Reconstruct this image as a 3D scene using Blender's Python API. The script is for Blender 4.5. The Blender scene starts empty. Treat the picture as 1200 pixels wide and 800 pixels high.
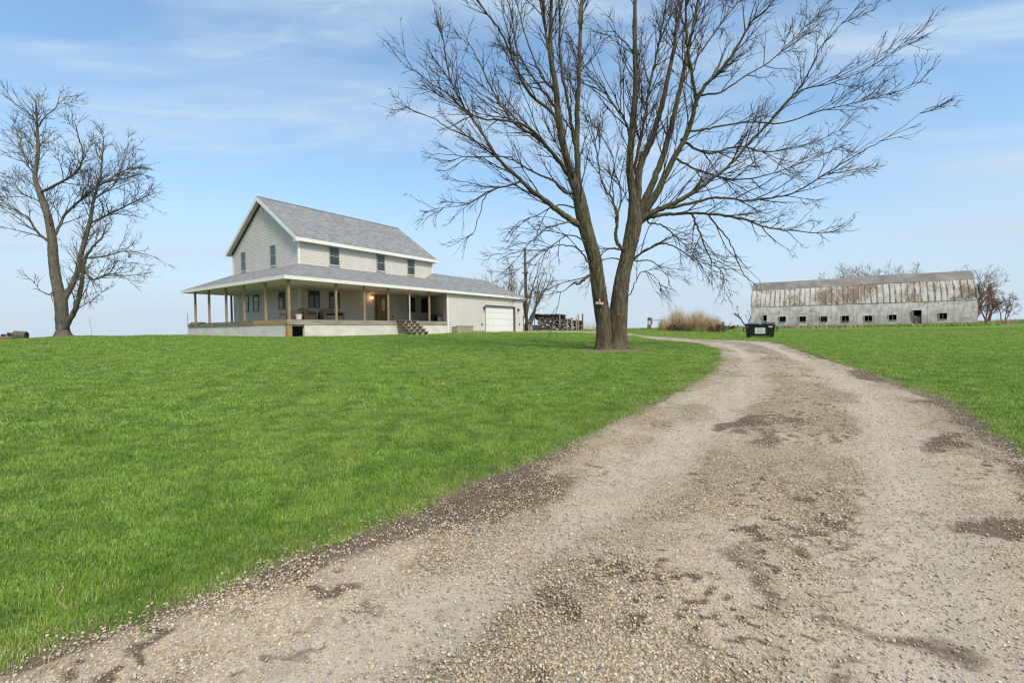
import bpy, math, random
import numpy as np
from mathutils import Vector, Matrix

random.seed(7)
rng = np.random.default_rng(11)
sc = bpy.context.scene
COL = sc.collection

# ------------------------------------------------------------------ camera maths (fitted to the photograph)
F, PITCH, ROLL, TH, EYE = 529.4284, .0242, -.0116, .6183, 1.5


def ray(px, py):
    x, y = px - 600, py - 400
    c, s = math.cos(ROLL), math.sin(ROLL)
    x, y = c * x + s * y, -s * x + c * y
    z2 = -y / F
    return np.array([x / F, math.cos(PITCH) + z2 * math.sin(PITCH), -math.sin(PITCH) + z2 * math.cos(PITCH)])


def at(px, py, Y):
    d = ray(px, py)
    p = d * (Y / d[1])
    return np.array([p[0], p[1], p[2] + EYE])


# ------------------------------------------------------------------ terrain height
RR=np.array([0,5,10,15,20,27,35,45,60,90,200,600,2500.])
TAB={-180:[-1.5,-1.5,-1.5,-1.5,-1.5,-1.5,-1.5,-1.5,-1.6,-2,-5,-10,-25],
-100:[-1.5,-1.45,-1.4,-1.3,-1.2,-1.0,-.9,-.8,-1,-2,-5,-10,-25],
-70:[-1.5,-1.3,-1.1,-.85,-.65,-.45,-.35,-.3,-.7,-2,-5,-10,-25],
-49:[-1.5,-1.24,-.98,-.75,-.55,-.34,-.20,-.22,-.6,-2,-6,-14,-30],
-44:[-1.5,-1.24,-.98,-.75,-.55,-.30,-.10,-.05,-.5,-2,-6,-14,-30],
-35:[-1.5,-1.24,-.97,-.73,-.50,-.25,-.15,-.03,-.3,-2,-6,-14,-30],
-26:[-1.5,-1.24,-.96,-.70,-.45,-.17,-.145,-.1,-.3,-2,-6,-14,-30],
-8:[-1.5,-1.23,-.97,-.75,-.55,-.32,-.15,0,0,-.5,-4,-10,-25],
0:[-1.5,-1.23,-1.0,-.78,-.60,-.40,-.22,-.03,.02,-.4,-3,-10,-25],
12:[-1.5,-1.24,-1.0,-.78,-.65,-.52,-.38,-.12,.05,0,-2,-6,-20],
17:[-1.5,-1.25,-1.02,-.82,-.70,-.62,-.53,-.2,.25,.1,-2,-6,-20],
25:[-1.5,-1.27,-1.04,-.86,-.77,-.72,-.66,-.45,-.15,0,-1,-2,-6],
29:[-1.5,-1.28,-1.05,-.88,-.79,-.74,-.70,-.5,-.2,0,0,0,0],
37:[-1.5,-1.29,-1.08,-.95,-.86,-.78,-.70,-.52,-.25,0,0,0,0],
46:[-1.5,-1.3,-1.12,-1.0,-.92,-.8,-.68,-.5,-.25,0,1.3,4,5],
50:[-1.5,-1.32,-1.15,-1.05,-.96,-.85,-.7,-.5,-.2,.6,1.8,4,5],
70:[-1.5,-1.4,-1.3,-1.2,-1.1,-1.0,-.9,-.6,-.2,.6,1.8,4,5],
100:[-1.5,-1.5,-1.45,-1.4,-1.35,-1.3,-1.2,-1.1,-1,-.6,0,0,0],
180:[-1.5,-1.5,-1.5,-1.5,-1.5,-1.5,-1.5,-1.5,-1.6,-2,-5,-10,-25]}
def _table():
    k=sorted(TAB);S=np.linspace(0,math.log1p(2600/4.),261);r=4*np.expm1(S)
    A=np.arange(-180,181,1.)
    cols=np.array([np.interp(r,RR,TAB[a]) for a in k])
    G=np.array([np.interp(A,k,cols[:,j]) for j in range(len(r))]).T
    def blur(M,sig,axis):
        n=int(sig*3);w=np.exp(-.5*(np.arange(-n,n+1)/sig)**2);w/=w.sum()
        P=np.pad(M,[(n,n) if a==axis else (0,0) for a in (0,1)],mode='edge')
        return np.apply_along_axis(lambda m:np.convolve(m,w,'valid'),axis,P)
    return blur(blur(G,2.0,0),4.0,1),S
GT,GS=_table()
def H(x,y):
    x=np.asarray(x,float);y=np.asarray(y,float)
    r=np.hypot(x,y);a=np.degrees(np.arctan2(x,y))
    s=np.log1p(r/4)/(GS[1]-GS[0]);i=np.clip(s.astype(int),0,GT.shape[1]-2);fs=np.clip(s-i,0,1)
    aa=a+180;j=np.clip(aa.astype(int),0,359);fa=aa-j
    z=(GT[j,i]*(1-fs)+GT[j,i+1]*fs)*(1-fa)+(GT[j+1,i]*(1-fs)+GT[j+1,i+1]*fs)*fa
    return z+EYE
def hit(px,py,tmax=80):
    d=ray(px,py);t=np.concatenate([np.linspace(.5,20,2000),np.linspace(20,tmax,3000)])
    P=d[None]*t[:,None];g=P[:,2]+EYE-H(P[:,0],P[:,1])
    k=np.nonzero(g<0)[0]
    if len(k)==0:return None
    return P[k[0],0],P[k[0],1]


# ------------------------------------------------------------------ noise
_P = rng.random((256, 256))


def vnoise(x, y):
    xi = np.floor(x).astype(int); yi = np.floor(y).astype(int)
    fx = x - xi; fy = y - yi
    fx = fx * fx * (3 - 2 * fx); fy = fy * fy * (3 - 2 * fy)
    g = lambda i, j: _P[i % 256, j % 256]
    return (g(xi, yi) * (1 - fx) + g(xi + 1, yi) * fx) * (1 - fy) + (g(xi, yi + 1) * (1 - fx) + g(xi + 1, yi + 1) * fx) * fy


def fbm(x, y, o=4):
    s = 0; a = 1; t = 0
    for k in range(o):
        s = s + a * vnoise(x * 2 ** k + 17.3 * k, y * 2 ** k + 5.7 * k); t += a; a *= .5
    return s / t


def sstep(a, b, x):
    t = np.clip((x - a) / (b - a), 0, 1)
    return t * t * (3 - 2 * t)


# ------------------------------------------------------------------ object helpers
def prop(o, label=None, cat=None, group=None, kind=None):
    if label: o['label'] = label
    if cat: o['category'] = cat
    if group: o['group'] = group
    if kind: o['kind'] = kind
    return o


def empty(name, loc=(0, 0, 0), rz=0, parent=None):
    o = bpy.data.objects.new(name, None)
    COL.objects.link(o); o.location = loc; o.rotation_euler = (0, 0, rz)
    o.empty_display_size = .2
    if parent: o.parent = parent
    return o


def link_mesh(name, me, mat, parent=None):
    o = bpy.data.objects.new(name, me)
    COL.objects.link(o)
    if mat is not None: me.materials.append(mat)
    if parent: o.parent = parent
    return o


def np_mesh(name, V, Fc, k, smooth=True):
    """V (n,3), Fc (m,k) faces"""
    me = bpy.data.meshes.new(name)
    V = np.asarray(V, np.float32); Fc = np.asarray(Fc, np.int32)
    me.vertices.add(len(V)); me.vertices.foreach_set('co', V.ravel())
    me.loops.add(Fc.size); me.loops.foreach_set('vertex_index', Fc.ravel())
    me.polygons.add(len(Fc))
    me.polygons.foreach_set('loop_start', np.arange(0, Fc.size, k, dtype=np.int32))
    me.polygons.foreach_set('use_smooth', np.full(len(Fc), smooth))
    me.update(calc_edges=True)
    return me


def set_attr(me, name, vals, typ='FLOAT'):
    a = me.attributes.new(name, typ, 'POINT')
    a.data.foreach_set({'FLOAT': 'value', 'FLOAT_VECTOR': 'vector', 'INT': 'value'}[typ], np.ascontiguousarray(vals).ravel())


class MB:
    """collects shapes and links them as ONE mesh object"""
    def __init__(s):
        s.v = []; s.f = []

    def add(s, vs, fs, M=None):
        b = len(s.v)
        for v in vs:
            v = Vector(v)
            s.v.append(tuple(M @ v if M else v))
        for f in fs: s.f.append(tuple(b + i for i in f))
        return s

    def box(s, x0, x1, y0, y1, z0, z1, M=None):
        vs = [(x0, y0, z0), (x1, y0, z0), (x1, y1, z0), (x0, y1, z0), (x0, y0, z1), (x1, y0, z1), (x1, y1, z1), (x0, y1, z1)]
        return s.add(vs, [(0, 3, 2, 1), (4, 5, 6, 7), (0, 1, 5, 4), (1, 2, 6, 5), (2, 3, 7, 6), (3, 0, 4, 7)], M)

    def prism(s, poly, d, M=None):
        """poly = list of 3-D points, extruded by vector d"""
        n = len(poly); d = Vector(d)
        vs = [Vector(p) for p in poly] + [Vector(p) + d for p in poly]
        fs = [tuple(range(n))[::-1], tuple(range(n, 2 * n))] + [(i, (i + 1) % n, n + (i + 1) % n, n + i) for i in range(n)]
        return s.add(vs, fs, M)

    def tube(s, pts, r, n=8, cap=True):
        pts = [Vector(p) for p in pts]
        if not hasattr(r, '__len__'): r = [r] * len(pts)
        b = len(s.v)
        for i, p in enumerate(pts):
            t = (pts[min(i + 1, len(pts) - 1)] - pts[max(i - 1, 0)]).normalized()
            a = Vector((0, 0, 1)) if abs(t.z) < .9 else Vector((1, 0, 0))
            u = t.cross(a).normalized(); w = t.cross(u)
            for k in range(n):
                an = 2 * math.pi * k / n
                s.v.append(tuple(p + u * math.cos(an) * r[i] + w * math.sin(an) * r[i]))
        for i in range(len(pts) - 1):
            for k in range(n):
                s.f.append((b + i * n + k, b + i * n + (k + 1) % n, b + (i + 1) * n + (k + 1) % n, b + (i + 1) * n + k))
        if cap:
            s.f.append(tuple(b + k for k in range(n))[::-1])
            e = b + (len(pts) - 1) * n
            s.f.append(tuple(e + k for k in range(n)))
        return s

    def build(s, name, mat, parent=None, bevel=0, smooth=False):
        me = bpy.data.meshes.new(name)
        me.from_pydata(s.v, [], s.f)
        if smooth: me.polygons.foreach_set('use_smooth', [True] * len(me.polygons))
        me.update()
        o = link_mesh(name, me, mat, parent)
        import bmesh
        bm = bmesh.new(); bm.from_mesh(me); bmesh.ops.recalc_face_normals(bm, faces=bm.faces)
        if bevel:
            bmesh.ops.bevel(bm, geom=[e for e in bm.edges if e.is_manifold and e.calc_face_angle(0) > .5], offset=bevel, segments=1, affect='EDGES')
        bm.to_mesh(me); bm.free()
        return o


# ------------------------------------------------------------------ materials
class NT:
    def __init__(s, name):
        s.m = bpy.data.materials.new(name); s.m.use_nodes = True
        s.t = s.m.node_tree; s.n = s.t.nodes; s.b = s.n['Principled BSDF']; s.out = s.n['Material Output']
        s.b.inputs['Specular IOR Level'].default_value = .3

    def node(s, typ, **kw):
        n = s.n.new(typ)
        for k, v in kw.items():
            if k == 'i':
                for a, b in v.items():
                    if isinstance(b, bpy.types.NodeSocket): s.t.links.new(b, n.inputs[a])
                    else: n.inputs[a].default_value = b
            else: setattr(n, k, v)
        return n

    def link(s, a, b): s.t.links.new(a, b)

    def math(s, op, a, b=0, c=0, clamp=False):
        n = s.n.new('ShaderNodeMath'); n.operation = op; n.use_clamp = clamp
        for i, v in enumerate((a, b, c)):
            if isinstance(v, bpy.types.NodeSocket): s.t.links.new(v, n.inputs[i])
            else: n.inputs[i].default_value = v
        return n.outputs[0]

    def coord(s, kind='Object'):
        return s.node('ShaderNodeTexCoord').outputs[kind]

    def pos(s): return s.node('ShaderNodeNewGeometry').outputs['Position']

    def mapping(s, v, scale=(1, 1, 1), rot=(0, 0, 0), loc=(0, 0, 0)):
        n = s.node('ShaderNodeMapping'); s.link(v, n.inputs[0])
        n.inputs['Scale'].default_value = scale; n.inputs['Rotation'].default_value = rot; n.inputs['Location'].default_value = loc
        return n.outputs[0]

    def noise(s, v, scale=5, detail=4, rough=.55, dist=0, out='Fac'):
        n = s.node('ShaderNodeTexNoise'); s.link(v, n.inputs['Vector'])
        n.inputs['Scale'].default_value = scale; n.inputs['Detail'].default_value = detail
        n.inputs['Roughness'].default_value = rough; n.inputs['Distortion'].default_value = dist
        return n.outputs[out]

    def ramp(s, f, stops, interp='LINEAR'):
        n = s.node('ShaderNodeValToRGB'); s.link(f, n.inputs[0])
        r = n.color_ramp; r.interpolation = interp
        while len(r.elements) < len(stops): r.elements.new(.5)
        for e, (p, c) in zip(r.elements, stops):
            e.position = p; e.color = (c[0], c[1], c[2], 1) if hasattr(c, '__len__') else (c, c, c, 1)
        return n.outputs[0]

    def mix(s, f, a, b, blend='MIX'):
        n = s.node('ShaderNodeMix', data_type='RGBA', blend_type=blend)
        for i, v in ((0, f), (6, a), (7, b)):
            if isinstance(v, bpy.types.NodeSocket): s.link(v, n.inputs[i])
            elif i == 0: n.inputs[0].default_value = v
            else: n.inputs[i].default_value = (v[0], v[1], v[2], 1)
        return n.outputs[2]

    def mr(s, v, a, b, c=0, d=1):
        n = s.node('ShaderNodeMapRange'); s.link(v, n.inputs[0])
        for i, x in enumerate((a, b, c, d)): n.inputs[i + 1].default_value = x
        return n.outputs[0]

    def attr(s, name): return s.node('ShaderNodeAttribute', attribute_name=name).outputs['Fac']

    def bump(s, h, strength=.5, dist=.02, prev=None):
        n = s.node('ShaderNodeBump'); s.link(h, n.inputs['Height'])
        n.inputs['Strength'].default_value = strength; n.inputs['Distance'].default_value = dist
        if prev: s.link(prev, n.inputs['Normal'])
        return n.outputs[0]

    def done(s, color=None, rough=None, normal=None, spec=None):
        for nm, v in (('Base Color', color), ('Roughness', rough), ('Normal', normal), ('Specular IOR Level', spec)):
            if v is None: continue
            if isinstance(v, bpy.types.NodeSocket): s.link(v, s.b.inputs[nm])
            elif nm == 'Base Color': s.b.inputs[nm].default_value = (v[0], v[1], v[2], 1)
            else: s.b.inputs[nm].default_value = v
        return s.m


def simple(name, col, rough=.6, var=.25, scale=3, stretch=(1, 1, 1), bump=.0, spec=.3, col2=None, lo=.35, hi=.65):
    t = NT(name); v = t.mapping(t.coord(), stretch)
    n = t.noise(v, scale, 5, .6)
    c2 = col2 or tuple(c * (1 - var) for c in col)
    c = t.mix(t.mr(n, lo, hi), col, c2)
    nb = t.bump(t.noise(v, scale * 6, 4), bump, .01) if bump else None
    return t.done(c, rough, nb, spec)


M = {}
M['siding'] = simple('siding', (.585, .53, .475), .55, .09, 1.2, (1, 1, .4))
M['white_trim'] = simple('white_trim', (.78, .74, .68), .45, .12, 2.0)
M['soffit'] = simple('soffit', (.60, .57, .51), .6, .15, 2.0)
M['porch_ceiling'] = simple('porch_ceiling', (.76, .67, .58), .7, .3, 2.0, (1, 6, 1))
M['post_wood'] = simple('post_wood', (.33, .23, .14), .7, .35, 3, (8, 8, .8), .3)
M['rim_grey'] = simple('rim_grey', (.36, .31, .25), .8, .45, 1.2, (1, 1, 8), .4)
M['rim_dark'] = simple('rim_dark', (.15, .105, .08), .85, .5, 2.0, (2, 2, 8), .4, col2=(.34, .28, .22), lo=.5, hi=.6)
M['rim_gold'] = simple('rim_gold', (.42, .27, .11), .75, .4, 2.0, (1, 1, 8), .3)
M['deck_floor'] = simple('deck_floor', (.52, .45, .36), .8, .3, 2.0, (6, 1, 1), .3)
M['foundation'] = simple('foundation', (.66, .60, .54), .85, .22, .9, (1, 1, 1.5), .25)
M['black_void'] = simple('black_void', (.012, .011, .01), .9, .2)
M['glass'] = simple('glass', (.045, .055, .05), .07, .4, 1.0, spec=.55)
M['window_frame'] = simple('window_frame', (.33, .33, .30), .5, .1)
M['dark_frame'] = simple('dark_frame', (.10, .09, .075), .5, .1)
M['door_wood'] = simple('door_wood', (.34, .18, .07), .4, .5, 3, (6, 6, .7), .1, spec=.5)
M['door_frame'] = simple('door_frame', (.34, .22, .12), .55, .3, 3, (6, 6, .7))
M['etched_glass'] = simple('etched_glass', (.78, .78, .74), .2, .35, 9, spec=.5)
M['brass'] = simple('brass', (.35, .24, .09), .3, .2, spec=.6)
M['black_metal'] = simple('black_metal', (.028, .026, .024), .45, .4, 4, spec=.4)
M['garage_white'] = simple('garage_white', (.72, .70, .65), .45, .08, .8)
M['wicker'] = simple('wicker', (.36, .25, .18), .75, .55, 30, (1, 1, 1), .8)
M['cushion'] = simple('cushion', (.035, .028, .025), .9, .4, 8)
M['pot'] = simple('pot', (.62, .56, .47), .7, .2, 6)
M['step_wood'] = simple('step_wood', (.34, .24, .16), .8, .4, 3, (5, 5, 1), .3)
M['stringer'] = simple('stringer', (.62, .54, .43), .8, .3, 5)
M['stringer_brown'] = simple('stringer_brown', (.20, .135, .09), .8, .3, 5)
M['planter_stone'] = simple('planter_stone', (.34, .31, .21), .9, .35, 4, bump=.4)
M['pole_wood'] = simple('pole_wood', (.105, .085, .065), .85, .35, 4, (6, 6, .5), .5)
M['tank_black'] = simple('tank_black', (.022, .019, .017), .5, .5, 3, spec=.4)
M['placard_white'] = simple('placard_white', (.74, .74, .76), .5, .06, 4)
M['placard_ink'] = simple('placard_ink', (.22, .22, .26), .6, .2, 4)
M['sticker_yellow'] = simple('sticker_yellow', (.72, .62, .36), .5, .15, 9)
M['rust_spot'] = simple('rust_spot', (.45, .30, .25), .7, .3, 9)
M['log_bark'] = simple('log_bark', (.075, .052, .038), .9, .5, 7, (1, 1, .4), .6)
M['log_cut'] = simple('log_cut', (.14, .09, .06), .85, .4, 6)
M['fence_wood'] = simple('fence_wood', (.30, .25, .19), .85, .35, 5, (4, 4, .6), .4)
M['tote_blue'] = simple('tote_blue', (.07, .09, .17), .6, .3)
M['shed_wall'] = simple('shed_wall', (.30, .24, .19), .8, .3, 3, (6, 6, .6))
M['shed_roof'] = simple('shed_roof', (.26, .19, .15), .8, .4, 3)
M['pump_white'] = simple('pump_white', (.58, .57, .52), .6, .35, 5)
M['pump_dark'] = simple('pump_dark', (.11, .105, .10), .6, .3, 5)
M['straw'] = simple('straw', (.66, .48, .28), .8, .45, 2.0)
M['straw_dark'] = simple('straw_dark', (.16, .10, .07), .85, .4, 3)
M['brush_dark'] = simple('brush_dark', (.05, .043, .032), .9, .5, 4)
M['weeds'] = simple('weeds', (.42, .31, .20), .85, .4, .8)
M['leaf'] = simple('leaf', (.42, .24, .11), .7, .3, 9)
M['sign_black'] = simple('sign_black', (.015, .012, .012), .5, .2)
M['sign_orange'] = simple('sign_orange', (.62, .34, .20), .5, .2)
M['sign_pale'] = simple('sign_pale', (.55, .42, .35), .5, .2)
M['ac_grey'] = simple('ac_grey', (.07, .075, .075), .5, .3, 4)
M['ac_pale'] = simple('ac_pale', (.25, .26, .26), .5, .2, 4)

# lit sconce by the front door
t = NT('lamp_glow'); e = t.node('ShaderNodeEmission', i={'Color': (1, .62, .28, 1), 'Strength': 2.6}); t.link(e.outputs[0], t.out.inputs[0]); M['lamp_glow'] = t.m


def shingle():
    t = NT('shingles'); v = t.coord()
    uv = t.node('ShaderNodeUVMap').outputs[0]
    br = t.node('ShaderNodeTexBrick', i={'Vector': uv, 'Scale': 1.0, 'Mortar Size': .006, 'Brick Width': .3, 'Row Height': .14,
                'Color1': (.0, .0, .0, 1), 'Color2': (1, 1, 1, 1), 'Mortar': (.3, .3, .3, 1)})
    n = t.noise(t.mapping(uv, (1, 1, 1)), 1.1, 5, .6)
    c = t.ramp(br.outputs['Color'], [(0, (.19, .19, .185)), (.5, (.265, .262, .255)), (1, (.35, .345, .335))])
    c = t.mix(t.mr(n, .35, .65), c, (.19, .19, .195)) if False else t.mix(t.mr(n, .3, .7, .1, .3), c, (.24, .237, .23))
    g = t.noise(v, 60, 3)
    c = t.mix(.3, c, t.ramp(g, [(.3, .06), (.7, .4)]), 'OVERLAY')
    h = t.math('MULTIPLY', br.outputs['Fac'], -1)
    return t.done(c, .9, t.bump(h, .6, .02), .15)


M['shingle'] = shingle()


def bark(name, c1, c2, c3, stretch=.18, sc_=9, bd=.03, str_=.9):
    t = NT(name); v = t.mapping(t.coord(), (1, 1, stretch))
    n = t.noise(v, sc_, 7, .65, .6)
    w = t.node('ShaderNodeTexVoronoi', feature='DISTANCE_TO_EDGE', i={'Scale': sc_ * 1.5}); t.link(t.mapping(t.mix(.25, v, t.noise(v, 4, 3, .6, 0, 'Color')), (1, 1, 1)), w.inputs['Vector'])
    crack = t.mr(w.outputs['Distance'], 0, .12)
    big = t.noise(t.coord(), .9, 4, .6)
    c = t.mix(t.mr(n, .3, .7), c1, c2)
    c = t.mix(t.mr(big, .45, .62, 0, .7), c, c3)
    c = t.mix(t.mr(crack, 0, 1, .5, 0), c, tuple(x * .45 for x in c1))
    h = t.math('ADD', t.math('MULTIPLY', n, .7), t.math('MULTIPLY', crack, .5))
    return t.done(c, .9, t.bump(h, str_, bd), .15)


M['bark'] = bark('bark', (.060, .043, .027), (.150, .118, .082), (.125, .122, .066))
M['twig'] = simple('twig', (.075, .050, .035), .85, .4, 2, bump=.2)
M['bark_grey'] = bark('bark_grey', (.10, .085, .065), (.19, .165, .13), (.15, .135, .10))
M['twig_grey'] = simple('twig_grey', (.125, .098, .075), .85, .35, 2)
M['twig_pale'] = simple('twig_pale', (.27, .20, .15), .85, .35, .6, col2=(.20, .16, .12))
M['twig_red'] = simple('twig_red', (.22, .115, .085), .85, .35, .8)

# ------------------------------------------------------------------ driveway outline (world metres)
DL = [(-9.6, -6.4), (-5.9, -2.3), (-3.4, .4), (-2.14, 1.84), (-1.32, 2.8), (-.72, 3.45), (-.01, 4.24), (1.05, 5.57), (2.04, 6.78), (3.88, 9.34),
      (6.01, 13.13), (7.85, 17.55), (8.67, 21.35), (8.6, 23.9), (8.45, 27.0), (8.2, 30.4), (7.08, 36.0), (4.3, 38.2), (.2, 38.8), (-2.0, 38.75)]
DR = [(-6.6, -9.0), (-2.9, -5.0), (-.4, -2.3), (.9, -.8), (1.9, .3), (2.7, 1.3), (3.6, 2.4), (4.6, 3.7), (5.45, 4.9), (6.84, 7.23),
      (8.41, 11.12), (10.47, 16.06), (12.9, 21.6), (13.2, 25.6), (11.6, 28.4), (10.3, 32.2), (9.1, 40.0), (6.0, 44.3), (1.5, 43.6), (.45, 42.0)]


def catmull(P, n):
    P = np.asarray(P, float); Q = np.vstack([2 * P[0] - P[1], P, 2 * P[-1] - P[-2]])
    out = []
    for i in range(1, len(Q) - 2):
        m = n[i - 1] if hasattr(n, '__len__') else n
        for k in range(m):
            t = k / m
            out.append(.5 * ((2 * Q[i]) + (-Q[i - 1] + Q[i + 1]) * t + (2 * Q[i - 1] - 5 * Q[i] + 4 * Q[i + 1] - Q[i + 2]) * t * t + (-Q[i - 1] + 3 * Q[i] - 3 * Q[i + 1] + Q[i + 2]) * t ** 3))
    out.append(P[-1])
    return np.array(out)


NSEG = []
for i in range(len(DL) - 1):
    dl = max(math.dist(DL[i], DL[i + 1]), math.dist(DR[i], DR[i + 1])); d0 = math.hypot(*DL[i]) if DL[i][1] > 0 else 8
    NSEG.append(int(max(4, dl / (.035 if 1.5 < d0 < 6 else .07 if d0 < 12 else .2))))
EL = catmull(DL, NSEG); ER = catmull(DR, NSEG)
_pl = np.vstack([catmull(DL, 6), catmull(DR, 6)[::-1]])


def road_sd(x, y):
    """signed distance to the driveway outline, positive inside"""
    x = np.asarray(x, float).ravel(); y = np.asarray(y, float).ravel()
    out = np.full(x.shape, -99.)
    sel = np.nonzero((x > -14) & (x < 20) & (y > -14) & (y < 52))[0]
    A = _pl; B = np.roll(_pl, -1, 0)
    for c0 in range(0, len(sel), 20000):
        id_ = sel[c0:c0 + 20000]; px = x[id_][:, None]; py = y[id_][:, None]
        ex = B[:, 0] - A[:, 0]; ey = B[:, 1] - A[:, 1]
        t = np.clip(((px - A[:, 0]) * ex + (py - A[:, 1]) * ey) / (ex * ex + ey * ey + 1e-12), 0, 1)
        d = np.sqrt(((px - A[:, 0] - t * ex) ** 2 + (py - A[:, 1] - t * ey) ** 2).min(1))
        cr = ((A[:, 1] > py) != (B[:, 1] > py)) & (px < ex * (py - A[:, 1]) / np.where(ey == 0, 1e-9, ey) + A[:, 0])
        out[id_] = np.where(cr.sum(1) % 2 == 1, d, -d)
    return out


def edge_wob(x, y):
    return (fbm(x * 1.3, y * 1.3, 4) - .5) * .36 + (fbm(x * 6, y * 6, 3) - .5) * .22 + (fbm(x * 19, y * 19, 2) - .5) * .12


TREE = np.array([3.52, 15.92])
TREE2 = np.array([-27.7, 28.0])


def ground_z(x, y):
    x = np.asarray(x, float); y = np.asarray(y, float)
    r = np.hypot(x, y)
    z = H(x, y) + (fbm(x * .5, y * .5, 3) - .5) * .10 * sstep(3, 12, r)
    z = z + .10 * np.exp(-((x - TREE[0]) ** 2 + (y - TREE[1]) ** 2) / .9) + .15 * np.exp(-((x - TREE2[0]) ** 2 + (y - TREE2[1]) ** 2) / 1.6)
    return z


# ------------------------------------------------------------------ ground sheet, one surface out to the horizon
n = 520
tt = np.linspace(-1, 1, n); k = math.asinh(2600 / 3.)
ax = 3 * np.sinh(tt * k)
X, Y = np.meshgrid(ax, ax + 3.0, indexing='ij'); x = X.ravel(); y = Y.ravel()
sd = road_sd(x, y)
z = ground_z(x, y) - .05 * sstep(.15, .6, sd)
V = np.stack([x, y, z], 1)
ii = (np.arange(n - 1)[:, None] * n + np.arange(n - 1)[None]).ravel()
gm = np_mesh('ground', V, np.stack([ii, ii + n, ii + n + 1, ii + 1], 1), 4)
soil = sstep(-.10, .22, sd + edge_wob(x, y))
rt = np.hypot(x - TREE[0], y - TREE[1]); rt2 = np.hypot(x - TREE2[0], y - TREE2[1])
soil = np.maximum(soil, 1 - sstep(.85, 1.25, rt + (fbm(x * 3, y * 3, 3) - .5) * .5))
soil = np.maximum(soil, 1 - sstep(.9, 1.5, rt2))
az = np.degrees(np.arctan2(x, y)); r = np.hypot(x, y)
dry = np.maximum(sstep(70, 110, r) * sstep(20, 26, az) * (1 - sstep(47.3, 48.3, az)), sstep(200, 300, r))
set_attr(gm, 'soil', soil.astype(np.float32)); set_attr(gm, 'dry', dry.astype(np.float32))

t = NT('lawn_ground'); p = t.pos()
n1 = t.noise(p, .35, 5, .6); n2 = t.noise(p, 3.5, 5, .65); n3 = t.noise(p, 45, 4, .7)
c = t.mix(t.mr(n1, .35, .65), (.16, .265, .040), (.21, .32, .050))
c = t.mix(t.mr(n2, .4, .7, 0, .65), c, (.095, .175, .034))
c = t.mix(t.mr(n3, .35, .7), t.mix(.5, c, (.07, .10, .03)), c)
dn = t.noise(p, .02, 4, .6)
dc = t.mix(t.mr(dn, .4, .6), (.33, .25, .15), (.22, .17, .10))
c = t.mix(t.attr('dry'), c, dc)
sn = t.noise(p, 14, 6, .7)
so = t.mix(t.mr(sn, .3, .7), (.13, .09, .06), (.24, .18, .125))
c = t.mix(t.attr('soil'), c, so)
lawn_mat = t.done(c, .95, t.bump(t.noise(p, 30, 5, .7), .8, .04), .1)
g = link_mesh('ground', gm, lawn_mat); prop(g, 'green farm lawn rising gently and turning to dry fields far off', kind='structure')

# ------------------------------------------------------------------ gravel driveway
na = 96
s = np.linspace(0, 1, na)
X = EL[:, 0][:, None] * (1 - s) + ER[:, 0][:, None] * s
Y = EL[:, 1][:, None] * (1 - s) + ER[:, 1][:, None] * s
# fray the two edges
fr = (fbm(EL[:, 0] * 2.1, EL[:, 1] * 2.1, 4) - .5) * .28; fr2 = (fbm(ER[:, 0] * 2.1 + 9, ER[:, 1] * 2.1, 4) - .5) * .28
dx = ER[:, 0] - EL[:, 0]; dy = ER[:, 1] - EL[:, 1]; wd = np.hypot(dx, dy)
X += ((fr - .02) * (dx / wd))[:, None] * (1 - s) ** 3 - ((fr2 - .02) * (dx / wd))[:, None] * s ** 3
Y += ((fr - .02) * (dy / wd))[:, None] * (1 - s) ** 3 - ((fr2 - .02) * (dy / wd))[:, None] * s ** 3
nl = len(EL); x = X.ravel(); y = Y.ravel()
S = np.tile(s, nl)
BL = []   # dark soil blotches: px centre in the photo -> world, radii along/across


def hitp(px, py):
    return hit(px, py)


for (px, py, ra, rb, an, st) in [(885, 500, .75, .30, .2, 1.0), (905, 520, .5, .2, .9, .8), (1025, 441, .9, .4, .9, 1.0), (1105, 470, 1.2, .38, .95, 1.0), (1150, 492, .8, .35, .95, 1.0), (1105, 515, .6, .22, .4, .9), (1175, 580, .32, .14, .3, 1.0), (1150, 615, .25, .1, .3, .8),
                                 (1010, 728, .20, .10, .5, .6), (900, 690, .26, .12, .9, .6), (960, 650, .34, .06, 2.6, .5), (980, 600, .5, .12, .9, .5), (690, 700, .22, .13, .9, .7),
                                 (360, 722, .09, .06, .9, .9), (650, 655, .3, .1, .9, .45), (800, 610, .5, .25, .9, .4), (900, 560, .7, .2, .9, .4), (960, 405, 3.0, .6, 1.2, .7),
                                 (880, 780, .2, .08, .4, .4), (1140, 605, .25, .08, 2.4, .45), (610, 470, .5, .3, .9, .25), (1050, 660, .2, .06, 2.6, .3), (560, 770, .14, .08, .9, .6)]:
    h_ = hitp(px, py)
    if h_ is not None: BL.append((h_[0], h_[1], ra, rb, an, st))


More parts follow.
